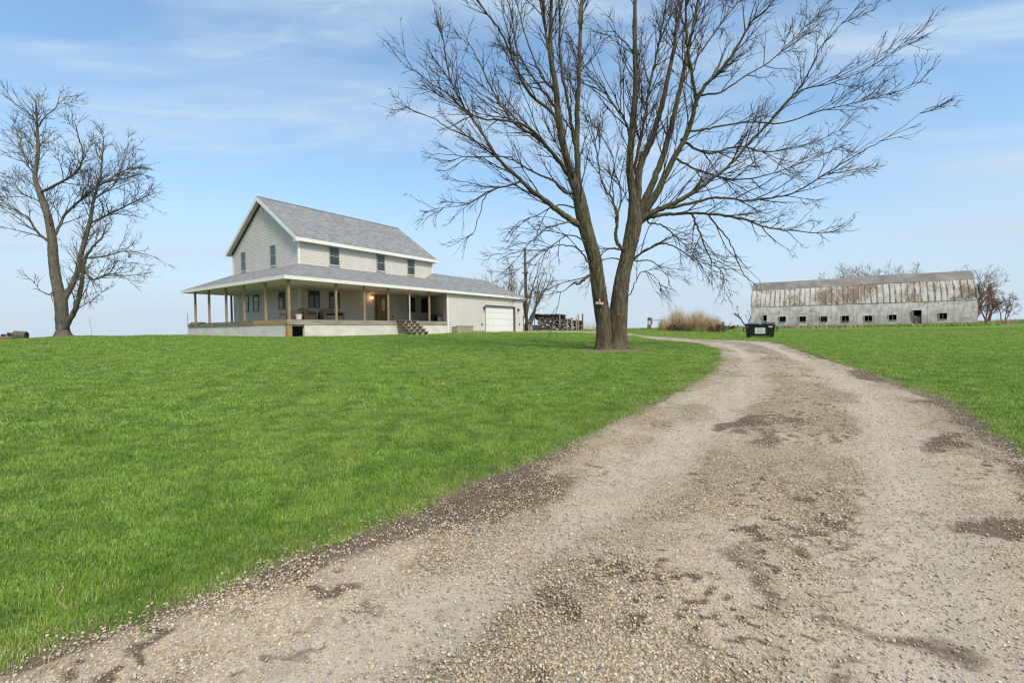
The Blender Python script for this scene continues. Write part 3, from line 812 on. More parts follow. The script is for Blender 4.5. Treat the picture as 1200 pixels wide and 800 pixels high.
zb = float(ground_z(TREE[0], TREE[1]))
T_ = [
    ([(707, 413, 12), (707.5, 402, 10.4), (707, 380, 9.8), (703.5, 352, 9.9), (700, 326, 9.3), (696, 300, 8.8), (685, 262, 9), (677, 225, 8), (668, 200, 5.4), (656, 150, 4.2), (651, 100, 3.6), (645, 62, 3), (646, 0, 2.1), (648, -70, 1.3), (646, -130, .5)], -.05, -.9),
    ([(723.5, 413, 15.5), (722.8, 402, 13.4), (723.5, 378, 12.2), (726, 352, 11.2), (729.5, 325, 9.6), (735.5, 300, 9.2), (741, 275, 10), (744, 255, 9.5), (742, 230, 6.0), (738, 197, 4.6), (741, 150, 4), (745, 100, 3.4), (744, 62, 3), (744, 0, 2.2), (742, -80, 1.2), (744, -140, .5)], .05, .3),
]
Lm = [
    ([(678, 228, 6), (677, 197, 4.6), (676, 150, 4), (678, 100, 3.2), (679.5, 62, 2.8), (681, 0, 2.3), (684, -70, 1.3), (686, -130, .5)], -.3, .9),
    ([(675, 175, 3), (670, 150, 2.6), (664, 112, 2.2), (657, 75, 1.9), (655, 0, 1.3), (652, -60, .6)], -.2, -1.2),
    ([(646, 70, 2), (637, 25, 1.5), (631, -10, 1.1), (622, -70, .5)], -.8, -1.6),
    ([(676, 262, 5.5), (661, 252, 4.6), (643, 238, 3.9), (624, 224, 3.3), (609, 210, 2.9), (582, 184, 2.3), (560, 148, 1.8), (538, 116, 1.4), (526, 86, 1.1), (519, 45, .8), (509, 11, .5)], -.4, -2.0),
    ([(538, 118, 1.2), (507, 99, .8), (490, 86, .55), (470, 73, .4)], -1.7, -2.2),
    ([(582, 184, 1.6), (549, 161, 1.2), (525, 150, .9), (507, 139, .7), (470, 124, .4)], -1.3, -.4),
    ([(668, 207, 4), (654, 188, 3), (631, 163, 2.4), (606, 147, 2), (590, 128, 1.6), (574, 100, 1.2), (560, 70, .9), (545, 44, .5)], -.5, .9),
    ([(667, 205, 3.6), (650, 182, 2.8), (620, 150, 2.2), (594, 142, 1.7), (560, 138, 1.2), (530, 122, .7), (512, 110, .4)], -.3, -2.6),
    ([(656, 150, 3), (646, 131, 2.7), (620, 109, 2.3), (603, 75, 1.9), (588, 40, 1.6), (572, 18, 1.3), (556, -4, 1.0), (540, -40, .5)], -.4, -2.2),
    ([(651, 110, 2), (634, 88, 1.5), (622, 60, 1.2), (612, 30, .9), (604, -5, .6), (596, -40, .4)], -.6, .8),
    ([(650, 125, 2), (628, 95, 1.5), (606, 60, 1.2), (600, 20, .9), (590, -20, .5)], -.6, 1.6),
    ([(664, 226, 2.4), (648, 212, 1.9), (631, 204, 1.6), (612, 194, 1.3), (594, 184, 1.1), (556, 184, .8), (515, 180, .4)], -.3, -1.6),
    ([(612, 213, 1.9), (590, 219, 1.4), (571, 225, 1.1), (545, 240, .8), (515, 244, .4)], -1.0, -1.6),
    ([(575, 223, 1), (566, 235, .8), (556, 270, .6), (545, 281, .35)], -1.2, -1.5),
    ([(689, 308, 1.7), (682, 296, 1.3), (672, 289, 1.1), (655, 287, .9), (640, 293, .7), (618, 308, .5), (600, 322, .35)], -.4, -1.6),
    ([(691, 322, 2.2), (684, 328, 2.2), (678, 333, 1.8), (672, 332, 1.2), (660, 341, .6), (640, 345, .4), (615, 350, .3)], -.4, -1.3),
    ([(684, 258, 1.6), (660, 262, 1.1), (640, 268, .9), (620, 285, .7), (606, 303, .5), (594, 316, .3)], -.6, -2.0),
    ([(680, 245, 1.5), (655, 240, 1.1), (630, 252, .8), (606, 262, .6), (590, 283, .35)], -.3, -.6),
    ([(690, 285, 1.4), (668, 276, 1), (645, 290, .7), (628, 310, .5), (618, 330, .3)], -.5, -2.4),
    # right stem
    ([(743, 262, 8), (747, 235, 6), (750, 197, 5.4), (765, 160, 4.6), (775, 125, 4.0), (785, 82, 3.2), (794, 30, 2.3), (800, -10, 1.8), (806, -80, .8)], .1, 1.2),
    ([(744, 258, 7.5), (758, 230, 5.6), (772, 197, 4.8), (785, 155, 4.2), (795, 112, 3.4), (803, 75, 2.9), (812, 32, 2.3), (818, 0, 1.9), (826, -70, .8)], .0, -.9),
    ([(746, 258, 7.5), (766, 232, 5.8), (784, 197, 4.6), (807, 152, 3.7), (816, 120, 3.2), (827, 100, 2.8), (842, 85, 2.5), (860, 62, 2), (880, 27, 1.5), (900, 10, 1.1), (925, -25, .6)], -.1, -2.2),
    ([(816, 122, 2.8), (811, 88, 2.4), (805, 50, 2.1), (804, 0, 1.6), (808, -60, .8)], -.6, -1.8),
    ([(744, 200, 2.6), (750, 165, 2.2), (756, 137, 1.9), (761, 100, 1.7), (770, 62, 1.4), (776, 30, 1.1), (784, -15, .6)], .2, 1.7),
    ([(737, 157, 2), (732, 140, 1.6), (716, 119, 1.3), (704, 98, 1), (692, 83, .6), (680, 72, .4)], .2, -1.2),
    ([(744, 66, 1.6), (735, 52, 1), (722, 40, .8), (712, 25, .5)], .2, 1.1),
    ([(743, 268, 6), (752, 256, 5.5), (764, 249, 4.5), (780, 243, 4), (810, 227, 3.2), (832, 211, 2.6), (852, 196, 2.2), (875, 172, 1.9), (902, 142, 1.6), (930, 112, 1.3), (948, 84, 1), (966, 50, .7), (1009, 4, .4)], -.3, -2.4),
    ([(905, 138, 1.3), (935, 108, 1.1), (976, 97, .8), (1021, 78, .6), (1067, 45, .35)], -1.5, -2.6),
    ([(808, 154, 1.9), (825, 152, 1.6), (840, 149, 1.5), (875, 143, 1.3), (914, 144, 1.1), (960, 131, .9), (1005, 120, .7), (1046, 109, .5), (1079, 95, .3)], -.4, -1.2),
    ([(784, 243, 2.8), (812, 238, 2.2), (840, 231, 1.9), (870, 235, 1.6), (894, 233, 1.5), (930, 226, 1.2), (964, 206, 1), (1005, 181, .8), (1046, 157, .5), (1085, 128, .3)], -.4, -2.8),
    ([(746, 263, 4.2), (757, 256, 3.4), (768, 253, 3), (785, 251, 2.5), (815, 250, 2), (845, 252, 1.8), (872, 257, 1.6), (897, 266, 1.3), (930, 270, 1), (957, 273, .7), (984, 272, .35)], -.3, 1.4),
    ([(812, 254, 1.6), (820, 272, 1.3), (827, 292, 1.1), (835, 307, .9), (847, 320, .6), (846, 340, .35)], -.6, -1.5),
    ([(832, 254, 1.4), (847, 272, 1.1), (857, 287, .9), (865, 307, .8), (872, 322, .6), (884, 332, .35)], .3, .9),
    ([(744, 302, 2), (752, 296, 1.6), (760, 291, 1.5), (775, 285, 1.3), (792, 290, 1), (810, 302, .8), (830, 310, .6), (850, 315, .35)], -.2, -1.8),
    ([(760, 261, 1.3), (772, 263, 1.1), (780, 267, 1), (795, 280, .8), (810, 295, .6), (826, 318, .35)], -.3, 1.7),
    ([(745, 306, 1), (760, 305, .9), (772, 312, .7), (782, 325, .5), (786, 338, .3)], .1, .6),
    ([(738, 345, .9), (745, 330, .8), (752, 318, .7), (768, 325, .5), (780, 345, .3)], -.2, -.9),
    ([(741, 272, 2.4), (732, 292, 3), (723, 283, 3), (722, 270, 2.6), (724, 255, 2.2), (718, 236, 1.7), (706, 214, 1.4), (702, 198, 1.1), (696, 160, .8), (688, 120, .4)], -.5, -1.6),
    ([(730, 293, 1.9), (718, 291, 1.5), (707, 295, 1.1), (702, 307, .8), (700, 322, .4)], -.3, -.9),
    ([(722, 258, 1.6), (728, 230, 1.3), (722, 205, 1), (716, 180, .8), (700, 150, .4)], -.3, .8),
    ([(738, 310, 1.3), (722, 303, 1), (708, 304, .7), (700, 312, .4)], .1, .9),
    ([(800, 165, 2), (830, 180, 1.6), (865, 172, 1.3), (900, 178, 1), (950, 168, .7), (990, 150, .4)], -.4, 2.0),
    ([(790, 185, 1.8), (820, 200, 1.4), (860, 210, 1.2), (900, 205, .9), (940, 190, .6), (985, 172, .3)], -.3, 1.2),
    ([(818, 112, 1.8), (845, 108, 1.4), (875, 88, 1.1), (905, 70, .9), (935, 40, .6), (962, 16, .3)], -.6, 1.4),
    ([(797, 105, 1.8), (815, 70, 1.4), (840, 35, 1.1), (862, 5, .8), (880, -30, .4)], -.3, 1.8),
]
cfg = [dict(dens=3.4, s0=.08, ang=(18, 44), len=2.6, ref=3.0, r=.022, rmin=.0085, rend=.0036, bend=.055, trop=.12, up=.25, k=5, clear=3.6, zdroop=zb + 4.3, seg=.17),
       dict(dens=4.0, s0=.10, ang=(18, 44), len=1.15, ref=1.6, r=.011, rmin=.0055, rend=.0031, bend=.065, trop=.16, up=.12, k=4, zdroop=zb + 4.3, seg=.15),
       dict(dens=3.4, s0=.10, ang=(20, 48), len=.48, ref=.8, r=.005, rmin=.0040, rend=.0026, bend=.10, trop=.1, up=.1, k=3, zdroop=zb + 4.3, seg=.14)]
main = make_tree('tree', 'large bare tree with a forked trunk and a small nailed sign, beside the driveway', 15.9, T_, Lm, cfg, (TREE[0], TREE[1], zb), (M['bark'], M['twig']), 5, kt=64, ktr=1.0, klb=.74)

# small sign on the trunk
c0 = at(699.6, 354.2, 15.9); c0[1] = 15.9 - .47
sg = empty('no_entry_sign', c0); prop(sg, 'small black and orange sign nailed to the left stem of the forked tree', 'sign')
sg.rotation_euler = (0, math.radians(4), math.radians(3))
MB().box(-.135, .135, -.008, .0, -.10, .10).build('sign_board', M['sign_black'], sg)
b_ = MB(); b_.box(-.135, .135, -.012, -.0085, -.10, -.015); b_.build('lower_band', M['sign_pale'], sg)
b_ = MB(); b_.box(-.025, .03, -.013, -.0085, -.012, .085); b_.build('orange_mark', M['sign_orange'], sg)
b_ = MB(); b_.box(-.10, .10, -.0145, -.0125, -.055, -.045); b_.box(-.10, .07, -.0145, -.0125, -.08, -.07); b_.build('text_line', M['sign_orange'], sg)

zb2 = float(ground_z(TREE2[0], TREE2[1]))
T2 = [([(73.5, 396, 9), (73, 385, 8.2), (72, 360, 8), (69, 345, 7.2), (64, 319, 6.4), (62, 300, 6), (61, 282, 5.6), (56, 253, 4.8), (50, 236, 4.2), (47, 226, 3.6), (41, 208, 2.8), (44.5, 179, 2.2), (43, 142, 1.5), (42, 118, .6)], 0, -.5)]
L2 = [
    ([(71, 362, 5), (78, 346, 5), (89, 323, 4.6), (97, 290, 4), (105, 261, 3.4), (110, 233, 2.4), (117.5, 208, 1.8), (120, 180, 1.2), (122, 158, .5)], .1, 1.2),
    ([(74, 388, 6), (81, 376, 5), (89, 360, 4.4), (95, 336, 3.6), (99, 307, 3), (108, 290, 2), (120, 278, 1.5), (124, 262, .7)], 0, -1.4),
    ([(47, 226, 2.8), (66, 216, 2.3), (89, 202, 1.8), (97, 183, 1.4), (92, 160, 1), (88, 145, .5)], -.4, -2),
    ([(43, 142, 1.4), (30, 130, 1), (18, 122, .8), (9, 114, .4)], -.5, -1.2),
    ([(44, 150, 1.3), (54, 136, 1), (66, 125, .8), (72, 106, .4)], -.5, 1),
    ([(62, 280, 3), (70, 264, 2.4), (78, 249, 2.1), (103, 228, 1.8), (128, 210, 1.4), (153, 197, 1), (177, 198, .5)], -.2, 1.6),
    ([(58, 283, 2.8), (48, 276, 2.2), (41, 268, 1.9), (33, 255, 1.6), (25, 251, 1.4), (12, 243, .9), (2, 239, .4)], -.2, -1.8),
    ([(99, 310, 2), (107, 327, 1.9), (128, 321, 1.5), (144, 323, .9), (160, 322, .4)], -.7, -2),
    ([(98, 303, 2), (124, 300, 1.4), (150, 294, 1), (186, 302, .4)], -.3, 1.8),
    ([(105, 262, 2), (132, 249, 1.5), (157, 237, 1.1), (182, 225, .5)], .7, -1.5),
    ([(64, 340, 1.6), (58, 345, 1.3), (52, 343, .9), (44, 339, .6), (38, 338, .4)], -.2, -1.5),
    ([(58, 260, 1.7), (48, 238, 1.2), (25, 226, .9), (12, 205, .4)], -.3, 1.8),
    ([(112, 232, 1.6), (135, 215, 1.2), (145, 190, .9), (150, 168, .4)], .6, 2.1),
    ([(42, 200, 1.6), (28, 180, 1.1), (22, 160, .8), (14, 145, .4)], -.4, 1.4),
]
cfg2 = [dict(dens=3.6, s0=.08, ang=(20, 48), len=2.9, ref=4, r=.034, rmin=.012, rend=.005, bend=.075, trop=.04, up=.2, k=4, clear=4, seg=.28),
        dict(dens=3.6, s0=.10, ang=(20, 50), len=1.3, ref=2, r=.020, rmin=.009, rend=.0045, bend=.14, trop=.08, up=.15, k=3, seg=.25),
        dict(dens=2.8, s0=.10, ang=(22, 52), len=.7, ref=1, r=.010, rmin=.006, rend=.0038, bend=.12, trop=.1, up=.1, k=3, seg=.2)]
make_tree('tree', 'bare crooked tree on the lawn crest at the far left', 28.0, T2, L2, cfg2, (TREE2[0], TREE2[1], zb2), (M['bark_grey'], M['twig_grey']), 8, ktr=.86, klb=.58)


# generic bare trees and shrubs further off
def wild_tree(name, label, x, y, h, nstem, spread, cfgs, mats, seed, group=None, r0=.16, cat='tree', z=None, lean=0):
    rg = np.random.default_rng(seed)
    z = float(ground_z(x, y)) - .1 if z is None else z
    root = empty(name, (x, y, z)); prop(root, label, cat, group)
    a = Tubes(); c = Tubes()
    for q in range(nstem):
        an = q * 2.4 + rg.random(); d = np.array([math.cos(an) * spread + lean, math.sin(an) * spread, 1.0])
        L = h * rg.uniform(.72, 1.0) / math.sqrt(1 + spread ** 2 * .4)
        P, R = branch(np.array([math.cos(an), math.sin(an), 0]) * r0 * .5, d, L, r0 * rg.uniform(.7, 1), r0 * .1, .10, .05, rg, L / 12)
        a.add(P, R, 8); grow(c, P, R, 0, cfgs, rg)
    link_mesh('trunk', a.mesh('trunk'), mats[0], root); link_mesh('crown', c.mesh('crown'), mats[1], root)
    return root


def wcfg(h, dens=1.0, r=1.0):
    return [dict(dens=12 * dens / h, s0=.18, ang=(22, 55), len=h * .34, ref=h * .4, r=.05 * r, rmin=.03 * r, rend=.012 * r, bend=.14, trop=.12, up=.2, k=4, seg=h * .03),
            dict(dens=18 * dens / h, s0=.15, ang=(25, 55), len=h * .16, ref=h * .2, r=.026 * r, rmin=.020 * r, rend=.011 * r, bend=.13, trop=.2, up=.2, k=3, seg=h * .025),
            dict(dens=24 * dens / h, s0=.1, ang=(25, 55), len=h * .075, ref=h * .1, r=.016 * r, rmin=.014 * r, rend=.009 * r, bend=.12, trop=.2, up=.2, k=3, seg=h * .02)]


def place(px, Y): 
    p = at(px, 386, Y); return p[0], p[1]


x, y = place(618, 62)
wild_tree('tree', 'bare tree with a dark trunk right behind the utility pole', x, y, 10.4, 6, .38, wcfg(10.4, 1.3, .8), (M['bark_grey'], M['twig_pale']), 21, 'bare trees behind the garage', .2)
x, y = place(592, 66)
wild_tree('tree', 'bare pale tree rising behind the middle of the garage roof', x, y, 10.3, 7, .5, wcfg(10.3, 1.5, .8), (M['bark_grey'], M['twig_pale']), 22, 'bare trees behind the garage', .16)
x, y = place(568, 72)
wild_tree('tree', 'small bare grey tree showing over the garage ridge', x, y, 10.0, 6, .5, wcfg(10, 1.4, .8), (M['bark_grey'], M['twig_pale']), 23, 'bare trees behind the garage', .2)
for i, (px, Y, h, lab) in enumerate([(990, 84, 12.0, 'bare treetop behind the arched barn, the leftmost one over its roof'), (1010, 82, 12.0, 'bare treetop behind the arched barn, second from the left over its roof'),
                                     (1031, 80, 11.6, 'bare treetop behind the arched barn, third from the left over its roof'), (1052, 79, 11.2, 'bare treetop behind the arched barn, fourth from the left over its roof'), (1141, 70, 9.4, 'bare tree behind the right end of the arched barn')]):
    x, y = place(px, Y)
    wild_tree('tree', lab, x, y, h, 16, .36, wcfg(h, 1.1, .7), (M['twig_pale'], M['twig_pale']), 30 + i, 'bare trees behind the barn', .09)
x, y = place(876, 76); wild_tree('tree', 'bare tree poking out past the left end of the arched barn', x, y, 5.6, 3, .5, wcfg(5.6, 1.2), (M['bark_grey'], M['twig_pale']), 41, 'bare trees behind the barn', .14)
x, y = place(1158, 54); wild_tree('tree', 'reddish bare tree against the right corner of the arched barn', x, y, 5.4, 5, .42, wcfg(5.2, 2.2, .45), (M['twig_red'], M['twig_red']), 43, 'scrub trees beside the barn', .085)
x, y = place(1175, 55); wild_tree('tree', 'smaller twiggy tree on the right of the reddish one by the barn', x, y, 5.0, 3, .42, wcfg(4.6, 2.2, .45), (M['twig_red'], M['twig_red']), 44, 'scrub trees beside the barn', .065)

# ------------------------------------------------------------------ farmhouse (local axes: x along the front wall, y towards the back, z up from the porch floor)
HZ = .7374 + EYE
RZ = math.pi / 2 - TH
house = empty('farmhouse', (HC[0], HC[1], HZ), RZ)
prop(house, 'two-storey beige farmhouse with grey shingle roofs, a wraparound porch and an attached garage', 'house')


def siding(mb, P0, D, Nn, z0, z1, lim, st=.16):
    """lapped boards on the vertical plane through P0 along D, outward normal Nn; lim(z) -> (a, b)"""
    P0 = Vector(P0); D = Vector(D); Nn = Vector(Nn); z = z0
    while z < z1 - 1e-4:
        zt = min(z + st, z1); a0, b0 = lim(z); a1, b1 = lim(zt); a1 = max(a1, a0) if a1 > b1 else a1
        if b1 < a1: a1 = b1 = (a0 + b0) / 2
        q = lambda a, zz, o: tuple(P0 + D * a + Nn * o + Vector((0, 0, zz)))
        mb.add([q(a0, z, .020), q(b0, z, .020), q(b1, zt, .003), q(a1, zt, .003), q(a0, z, .003), q(b0, z, .003)], [(0, 1, 2, 3), (4, 5, 1, 0)])
        z = zt
    return mb


GX0, GX1, GV0, GV1 = 9.22, 19.41, -4.55, 4.67
rect = lambda a, b: (lambda z: (a, b))
gab = lambda z: (0, 9.4) if z < 5.3 else ((z - 5.3) / .682, 9.4 - (z - 5.3) / .682)
m = MB()
siding(m, (0, 0, 0), (1, 0, 0), (0, -1, 0), 0, 5.36, rect(0, 12.15))
m.build('front_wall', M['siding'], house)
m = MB()
siding(m, (0, 9.4, 0), (1, 0, 0), (0, 1, 0), -1, 5.36, rect(0, 12.15))
m.build('back_wall', M['siding'], house)
m = MB()
siding(m, (0, 0, 0), (0, 1, 0), (-1, 0, 0), 0, 8.5, gab)
m.build('gable_wall', M['siding'], house)
m = MB()
siding(m, (12.15, 0, 0), (0, 1, 0), (1, 0, 0), 2, 8.5, gab)
m.build('gable_wall', M['siding'], house)
m = MB()
siding(m, (0, GV0, 0), (1, 0, 0), (0, -1, 0), -.86, 2.24, lambda z: (GX0, 13.80))
siding(m, (0, GV0, 0), (1, 0, 0), (0, -1, 0), -.86, 2.24, lambda z: (18.30, GX1))
siding(m, (0, GV0, 0), (1, 0, 0), (0, -1, 0), 1.48, 2.24, lambda z: (13.80, 18.30))
siding(m, (GX0, GV0, 0), (.5226, .8526, 0), (-.8526, .5226, 0), -.05, 2.24, rect(0, 5.32))
ggab = lambda z: (0, 9.22) if z < 2.24 else ((z - 2.24) / .41, 9.22 - (z - 2.24) / .41)
siding(m, (GX1, GV0, 0), (0, 1, 0), (1, 0, 0), -.86, 4.1, ggab)
siding(m, (0, GV1, 0), (1, 0, 0), (0, 1, 0), -.86, 2.24, rect(12.15, GX1))
m.build('garage_wall', M['siding'], house)
# corner boards
m = MB()
for bx__ in ((-.035, .08, -.035, .08, 0, 5.33), (12.07, 12.185, -.035, .08, 2.4, 5.33), (-.035, .08, 9.32, 9.435, 0, 5.33)): MB().box(*bx__).build('corner_board', M['white_trim'], house)
m = MB(); m.box(GX0 - .035, GX0 + .10, GV0 - .035, GV0 + .06, -.86, 2.2); m.build('corner_board', M['white_trim'], house)
m = MB(); m.box(GX1 - .08, GX1 + .035, GV0 - .035, GV0 + .06, -.86, 2.2); m.build('corner_board', M['white_trim'], house)


def roof_mesh(name, polys, th=.10, extra=None, parent=house):
    """each poly = top-surface points; shingle uv in metres"""
    V = []; Fc = []; UV = []
    for poly in polys:
        p = [Vector(q) for q in poly]; nrm = (p[1] - p[0]).cross(p[2] - p[0]).normalized()
        if nrm.z < 0: p = p[::-1]; nrm = -nrm
        e1 = Vector((0, 0, 1)).cross(nrm)
        e1 = e1.normalized() if e1.length > 1e-4 else Vector((1, 0, 0)); e2 = nrm.cross(e1)
        b = len(V); k = len(p)
        V += [tuple(q) for q in p] + [tuple(q - Vector((0, 0, th))) for q in p]
        Fc.append(tuple(range(b, b + k))); UV.append([(q.dot(e1), q.dot(e2)) for q in p])
        Fc.append(tuple(range(b + k, b + 2 * k))[::-1]); UV.append([(0, 0)] * k)
        for i in range(k): Fc.append((b + i, b + k + i, b + k + (i + 1) % k, b + (i + 1) % k)); UV.append([(0, 0)] * 4)
    me = bpy.data.meshes.new(name); me.from_pydata(V, [], Fc); uv = me.uv_layers.new(name='UVMap'); j = 0
    for f, u in zip(Fc, UV):
        for q in u: uv.data[j].uv = q; j += 1
    return link_mesh(name, me, M['shingle'], parent)


RX0, RX1 = -.34, 12.49
r1 = roof_mesh('main_roof', [[(RX0, -.34, 5.53), (RX1, -.34, 5.53), (RX1, 4.70, 8.97), (RX0, 4.70, 8.97)], [(RX1, 9.74, 5.53), (RX0, 9.74, 5.53), (RX0, 4.70, 8.97), (RX1, 4.70, 8.97)]])
m = MB(); m.box(RX0 + .01, RX1 - .01, 4.62, 4.78, 8.93, 9.0); m.build('ridge_cap', M['shingle'], r1)
m = MB()
m.box(RX0 - .02, RX1 + .02, -.372, -.342, 5.27, 5.50)
m.box(RX0 - .02, RX1 + .02, 9.742, 9.772, 5.27, 5.50)
for xa in (RX0 - .03, RX1):
    for sg_ in (0, 1):
        yy = (lambda v: v) if not sg_ else (lambda v: 9.4 - v)
        m.prism([(xa, yy(-.37), 5.51 - .02), (xa, yy(4.70), 8.95), (xa, yy(4.70), 8.66), (xa, yy(-.37), 5.23)], (.03, 0, 0))
    m.box(min(xa, xa + .03) + (.031 if xa < 0 else -.33), min(xa, xa + .03) + (.33 if xa < 0 else -.001), -.34, .02, 5.22, 5.40)
m.build('fascia', M['white_trim'], r1)
m = MB()
m.box(RX0, RX1, -.34, -.01, 5.28, 5.31)
for (xa, xb) in ((RX0 + .002, -.03), (12.19, RX1 - .002)):
    m.prism([(xa, -.30, 5.44), (xa, 4.70, 8.85), (xa, 4.70, 8.82), (xa, -.30, 5.40)], (xb - xa, 0, 0))
    m.prism([(xa, 9.70, 5.44), (xa, 4.70, 8.85), (xa, 4.70, 8.82), (xa, 9.70, 5.40)], (xb - xa, 0, 0))
m.build('soffit', M['white_trim'], r1)

PE, PX0, PV0, PV1 = 2.39, -3.53, -4.79, 9.21
r2 = roof_mesh('porch_roof', [[(PX0, PV0, PE), (12.15, PV0, PE), (12.15, -.02, 3.83), (-.02, -.02, 3.83)], [(PX0, PV1, PE), (PX0, PV0, PE), (-.02, -.02, 3.83), (-.02, PV1, 3.83)]], .08)
m = MB(); m.box(PX0 - .03, 19.78, PV0 - .032, PV0 - .002, PE - .21, PE - .015); m.box(PX0 - .032, PX0 - .002, PV0 - .03, PV1 + .02, PE - .21, PE - .015)
m.prism([(PX0, PV1 + .002, PE - .02), (0, PV1 + .002, 3.80), (0, PV1 + .002, 3.62), (PX0, PV1 + .002, PE - .21)], (0, .03, 0))
m.build('fascia', M['white_trim'], r2)
m = MB(); m.prism([(PX0, PV0, PE - .20), (GX0 - .04, PV0, PE - .20), (GX0 - .04, GV0, PE - .20), (12.0, -.022, PE - .20), (PX0, -.022, PE - .20)], (0, 0, .03)); m.box(PX0, -.04, -.0215, PV1, PE - .20, PE - .17); m.build('porch_ceiling', M['porch_ceiling'], r2)
m = MB(); m.box(GX0 - .04, 19.75, PV0, GV0 - .03, PE - .20, PE - .17); m.build('soffit', M['soffit'], r2)
r3 = roof_mesh('garage_roof', [[(12.15, PV0, PE), (19.75, PV0, PE), (19.75, .06, 4.37), (12.15, .06, 4.37)], [(19.75, 4.91, PE), (12.15, 4.91, PE), (12.15, .06, 4.37), (19.75, .06, 4.37)]])
roof_fill = roof_mesh('valley', [[(12.152, PV0 + .03, PE + .006), (12.152, -.03, 4.33), (11.25, -.03, 3.832)]], .05, parent=r3)
m = MB(); m.prism([(19.752, PV0, PE - .015), (19.752, .06, 4.35), (19.752, .06, 4.17), (19.752, PV0, PE - .21)], (.03, 0, 0)); m.prism([(19.752, 4.91, PE - .015), (19.752, .06, 4.35), (19.752, .06, 4.17), (19.752, 4.91, PE - .21)], (.03, 0, 0))
m.build('fascia', M['white_trim'], r3)

# porch floor, rim boards, foundation
m = MB(); m.prism([(-3.25, -4.50, -.05), (9.60, -4.50, -.05), (12.1, -.03, -.05), (-3.25, -.03, -.05)], (0, 0, .05)); m.box(-3.25, -.04, -.03, 8.95, -.05, 0); m.build('porch_floor', M['deck_floor'], house)
m = MB()
for (a, b, c_) in ((-3.29, -.9, 0), (-.897, 2.6, .004), (2.603, 4.1, 0), (4.103, 5.9, .004), (5.903, 9.63, -.002)):
    m.box(a, b, -4.56 - c_, -4.502, -.27, .01)
m.build('rim_board', M['rim_grey'], house)
m = MB(); m.box(9.602, 9.64, -4.50, -4.4, -.27, .01); m.build('rim_board', M['rim_grey'], house)
m = MB(); m.box(-3.31, -3.252, -4.55, -.86, -.24, .01); m.build('rim_board', M['rim_gold'], house)
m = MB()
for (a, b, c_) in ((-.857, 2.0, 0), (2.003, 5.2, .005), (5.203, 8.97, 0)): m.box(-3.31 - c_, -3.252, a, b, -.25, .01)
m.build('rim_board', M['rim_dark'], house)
m = MB(); m.box(-3.22, -2.4, 8.3, 8.7, .002, .12); m.build('loose_board', M['rim_dark'], house)
m = MB()
m.box(-2.31, 9.63, -4.53, -4.33, -1.35, -.272)
m.box(-3.27, -3.07, .0, 8.93, -1.4, -.252); m.box(-3.275, -3.07, -4.30, -.003, -1.4, -.252)
m.box(-3.07, 0, 8.73, 8.93, -1.4, -.06)
m.box(GX0 + .02, 9.63, -4.32, -4.2, -1.35, -.06)
m.build('foundation_wall', M['foundation'], house)
m = MB(); m.box(-3.28, -3.02, -4.53, -4.302, -1.35, -.272); m.build('foundation_pier', M['rim_gold'], house)
m = MB(); m.box(-3.02, -2.31, -4.50, -4.40, -.36, -.272); m.build('opening_lintel', M['rim_dark'], house)
for bx__ in ((GX0 + .3, 19.21, -4.53, -4.35, -1.4, -.862), (19.22, 19.39, -4.53, 4.6, -1.3, -.862)): MB().box(*bx__).build('garage_footing', M['planter_stone'], house)
m = MB(); m.box(0.0, 12.1, 9.2, 9.38, -1.5, -1.0); m.build('footing', M['foundation'], house)

# posts
for i, (px_, py_, w_) in enumerate([(-3.12, -4.42, .13), (-.23, -4.42, .12), (1.77, -4.42, .12), (3.66, -4.42, .11), (7.43, -4.42, .12),
                                    (-3.17, -1.98, .12), (-3.17, .63, .12), (-3.17, 3.07, .12), (-3.17, 5.63, .12), (-3.17, 7.9, .12), (-.45, 8.8, .12)]):
    m = MB().box(px_ - w_ / 2, px_ + w_ / 2, py_ - w_ / 2, py_ + w_ / 2, .012, 2.19); m.build('porch_post', M['post_wood'], house, .008)
m = MB().box(5.49, 5.56, -4.46, -4.40, .012, 2.19); m.build('porch_post', M['white_trim'] if 0 else M['soffit'], house)


def window(a0, a1, z0, z1, wall='f', frame='window_frame', fw=.055, mid=True, bars=0):
    mp = (lambda a, d, z: (a, -d, z)) if wall == 'f' else (lambda a, d, z: (-d, a, z))

    def bx(m, a, b, d0, d1, za, zb):
        p, q = mp(a, d0, za), mp(b, d1, zb)
        m.box(min(p[0], q[0]), max(p[0], q[0]), min(p[1], q[1]), max(p[1], q[1]), za, zb)
    m = MB()
    bx(m, a0, a1, .022, .06, z1 - fw, z1); bx(m, a0, a1, .022, .06, z0, z0 + fw)
    bx(m, a0, a0 + fw, .022, .06, z0 + fw, z1 - fw); bx(m, a1 - fw, a1, .022, .06, z0 + fw, z1 - fw)
    if mid: bx(m, a0 + fw, a1 - fw, .022, .052, (z0 + z1) / 2 - .02, (z0 + z1) / 2 + .025)
    for k_ in range(bars):
        zz = z0 + (z1 - z0) * (k_ + 1) / (bars + 1); bx(m, a0 + fw, a1 - fw, .03, .045, zz - .012, zz + .012)
    w = m.build('window', M[frame], house)
    m = MB(); bx(m, a0 + fw, a1 - fw, .021, .036, z0 + fw, z1 - fw); m.build('pane', M['glass'], w)
    m = MB(); bx(m, a0 - .03, a1 + .03, .022, .085, z0 - .045, z0 - .002); m.build('sill', M['soffit'], w)
    return w


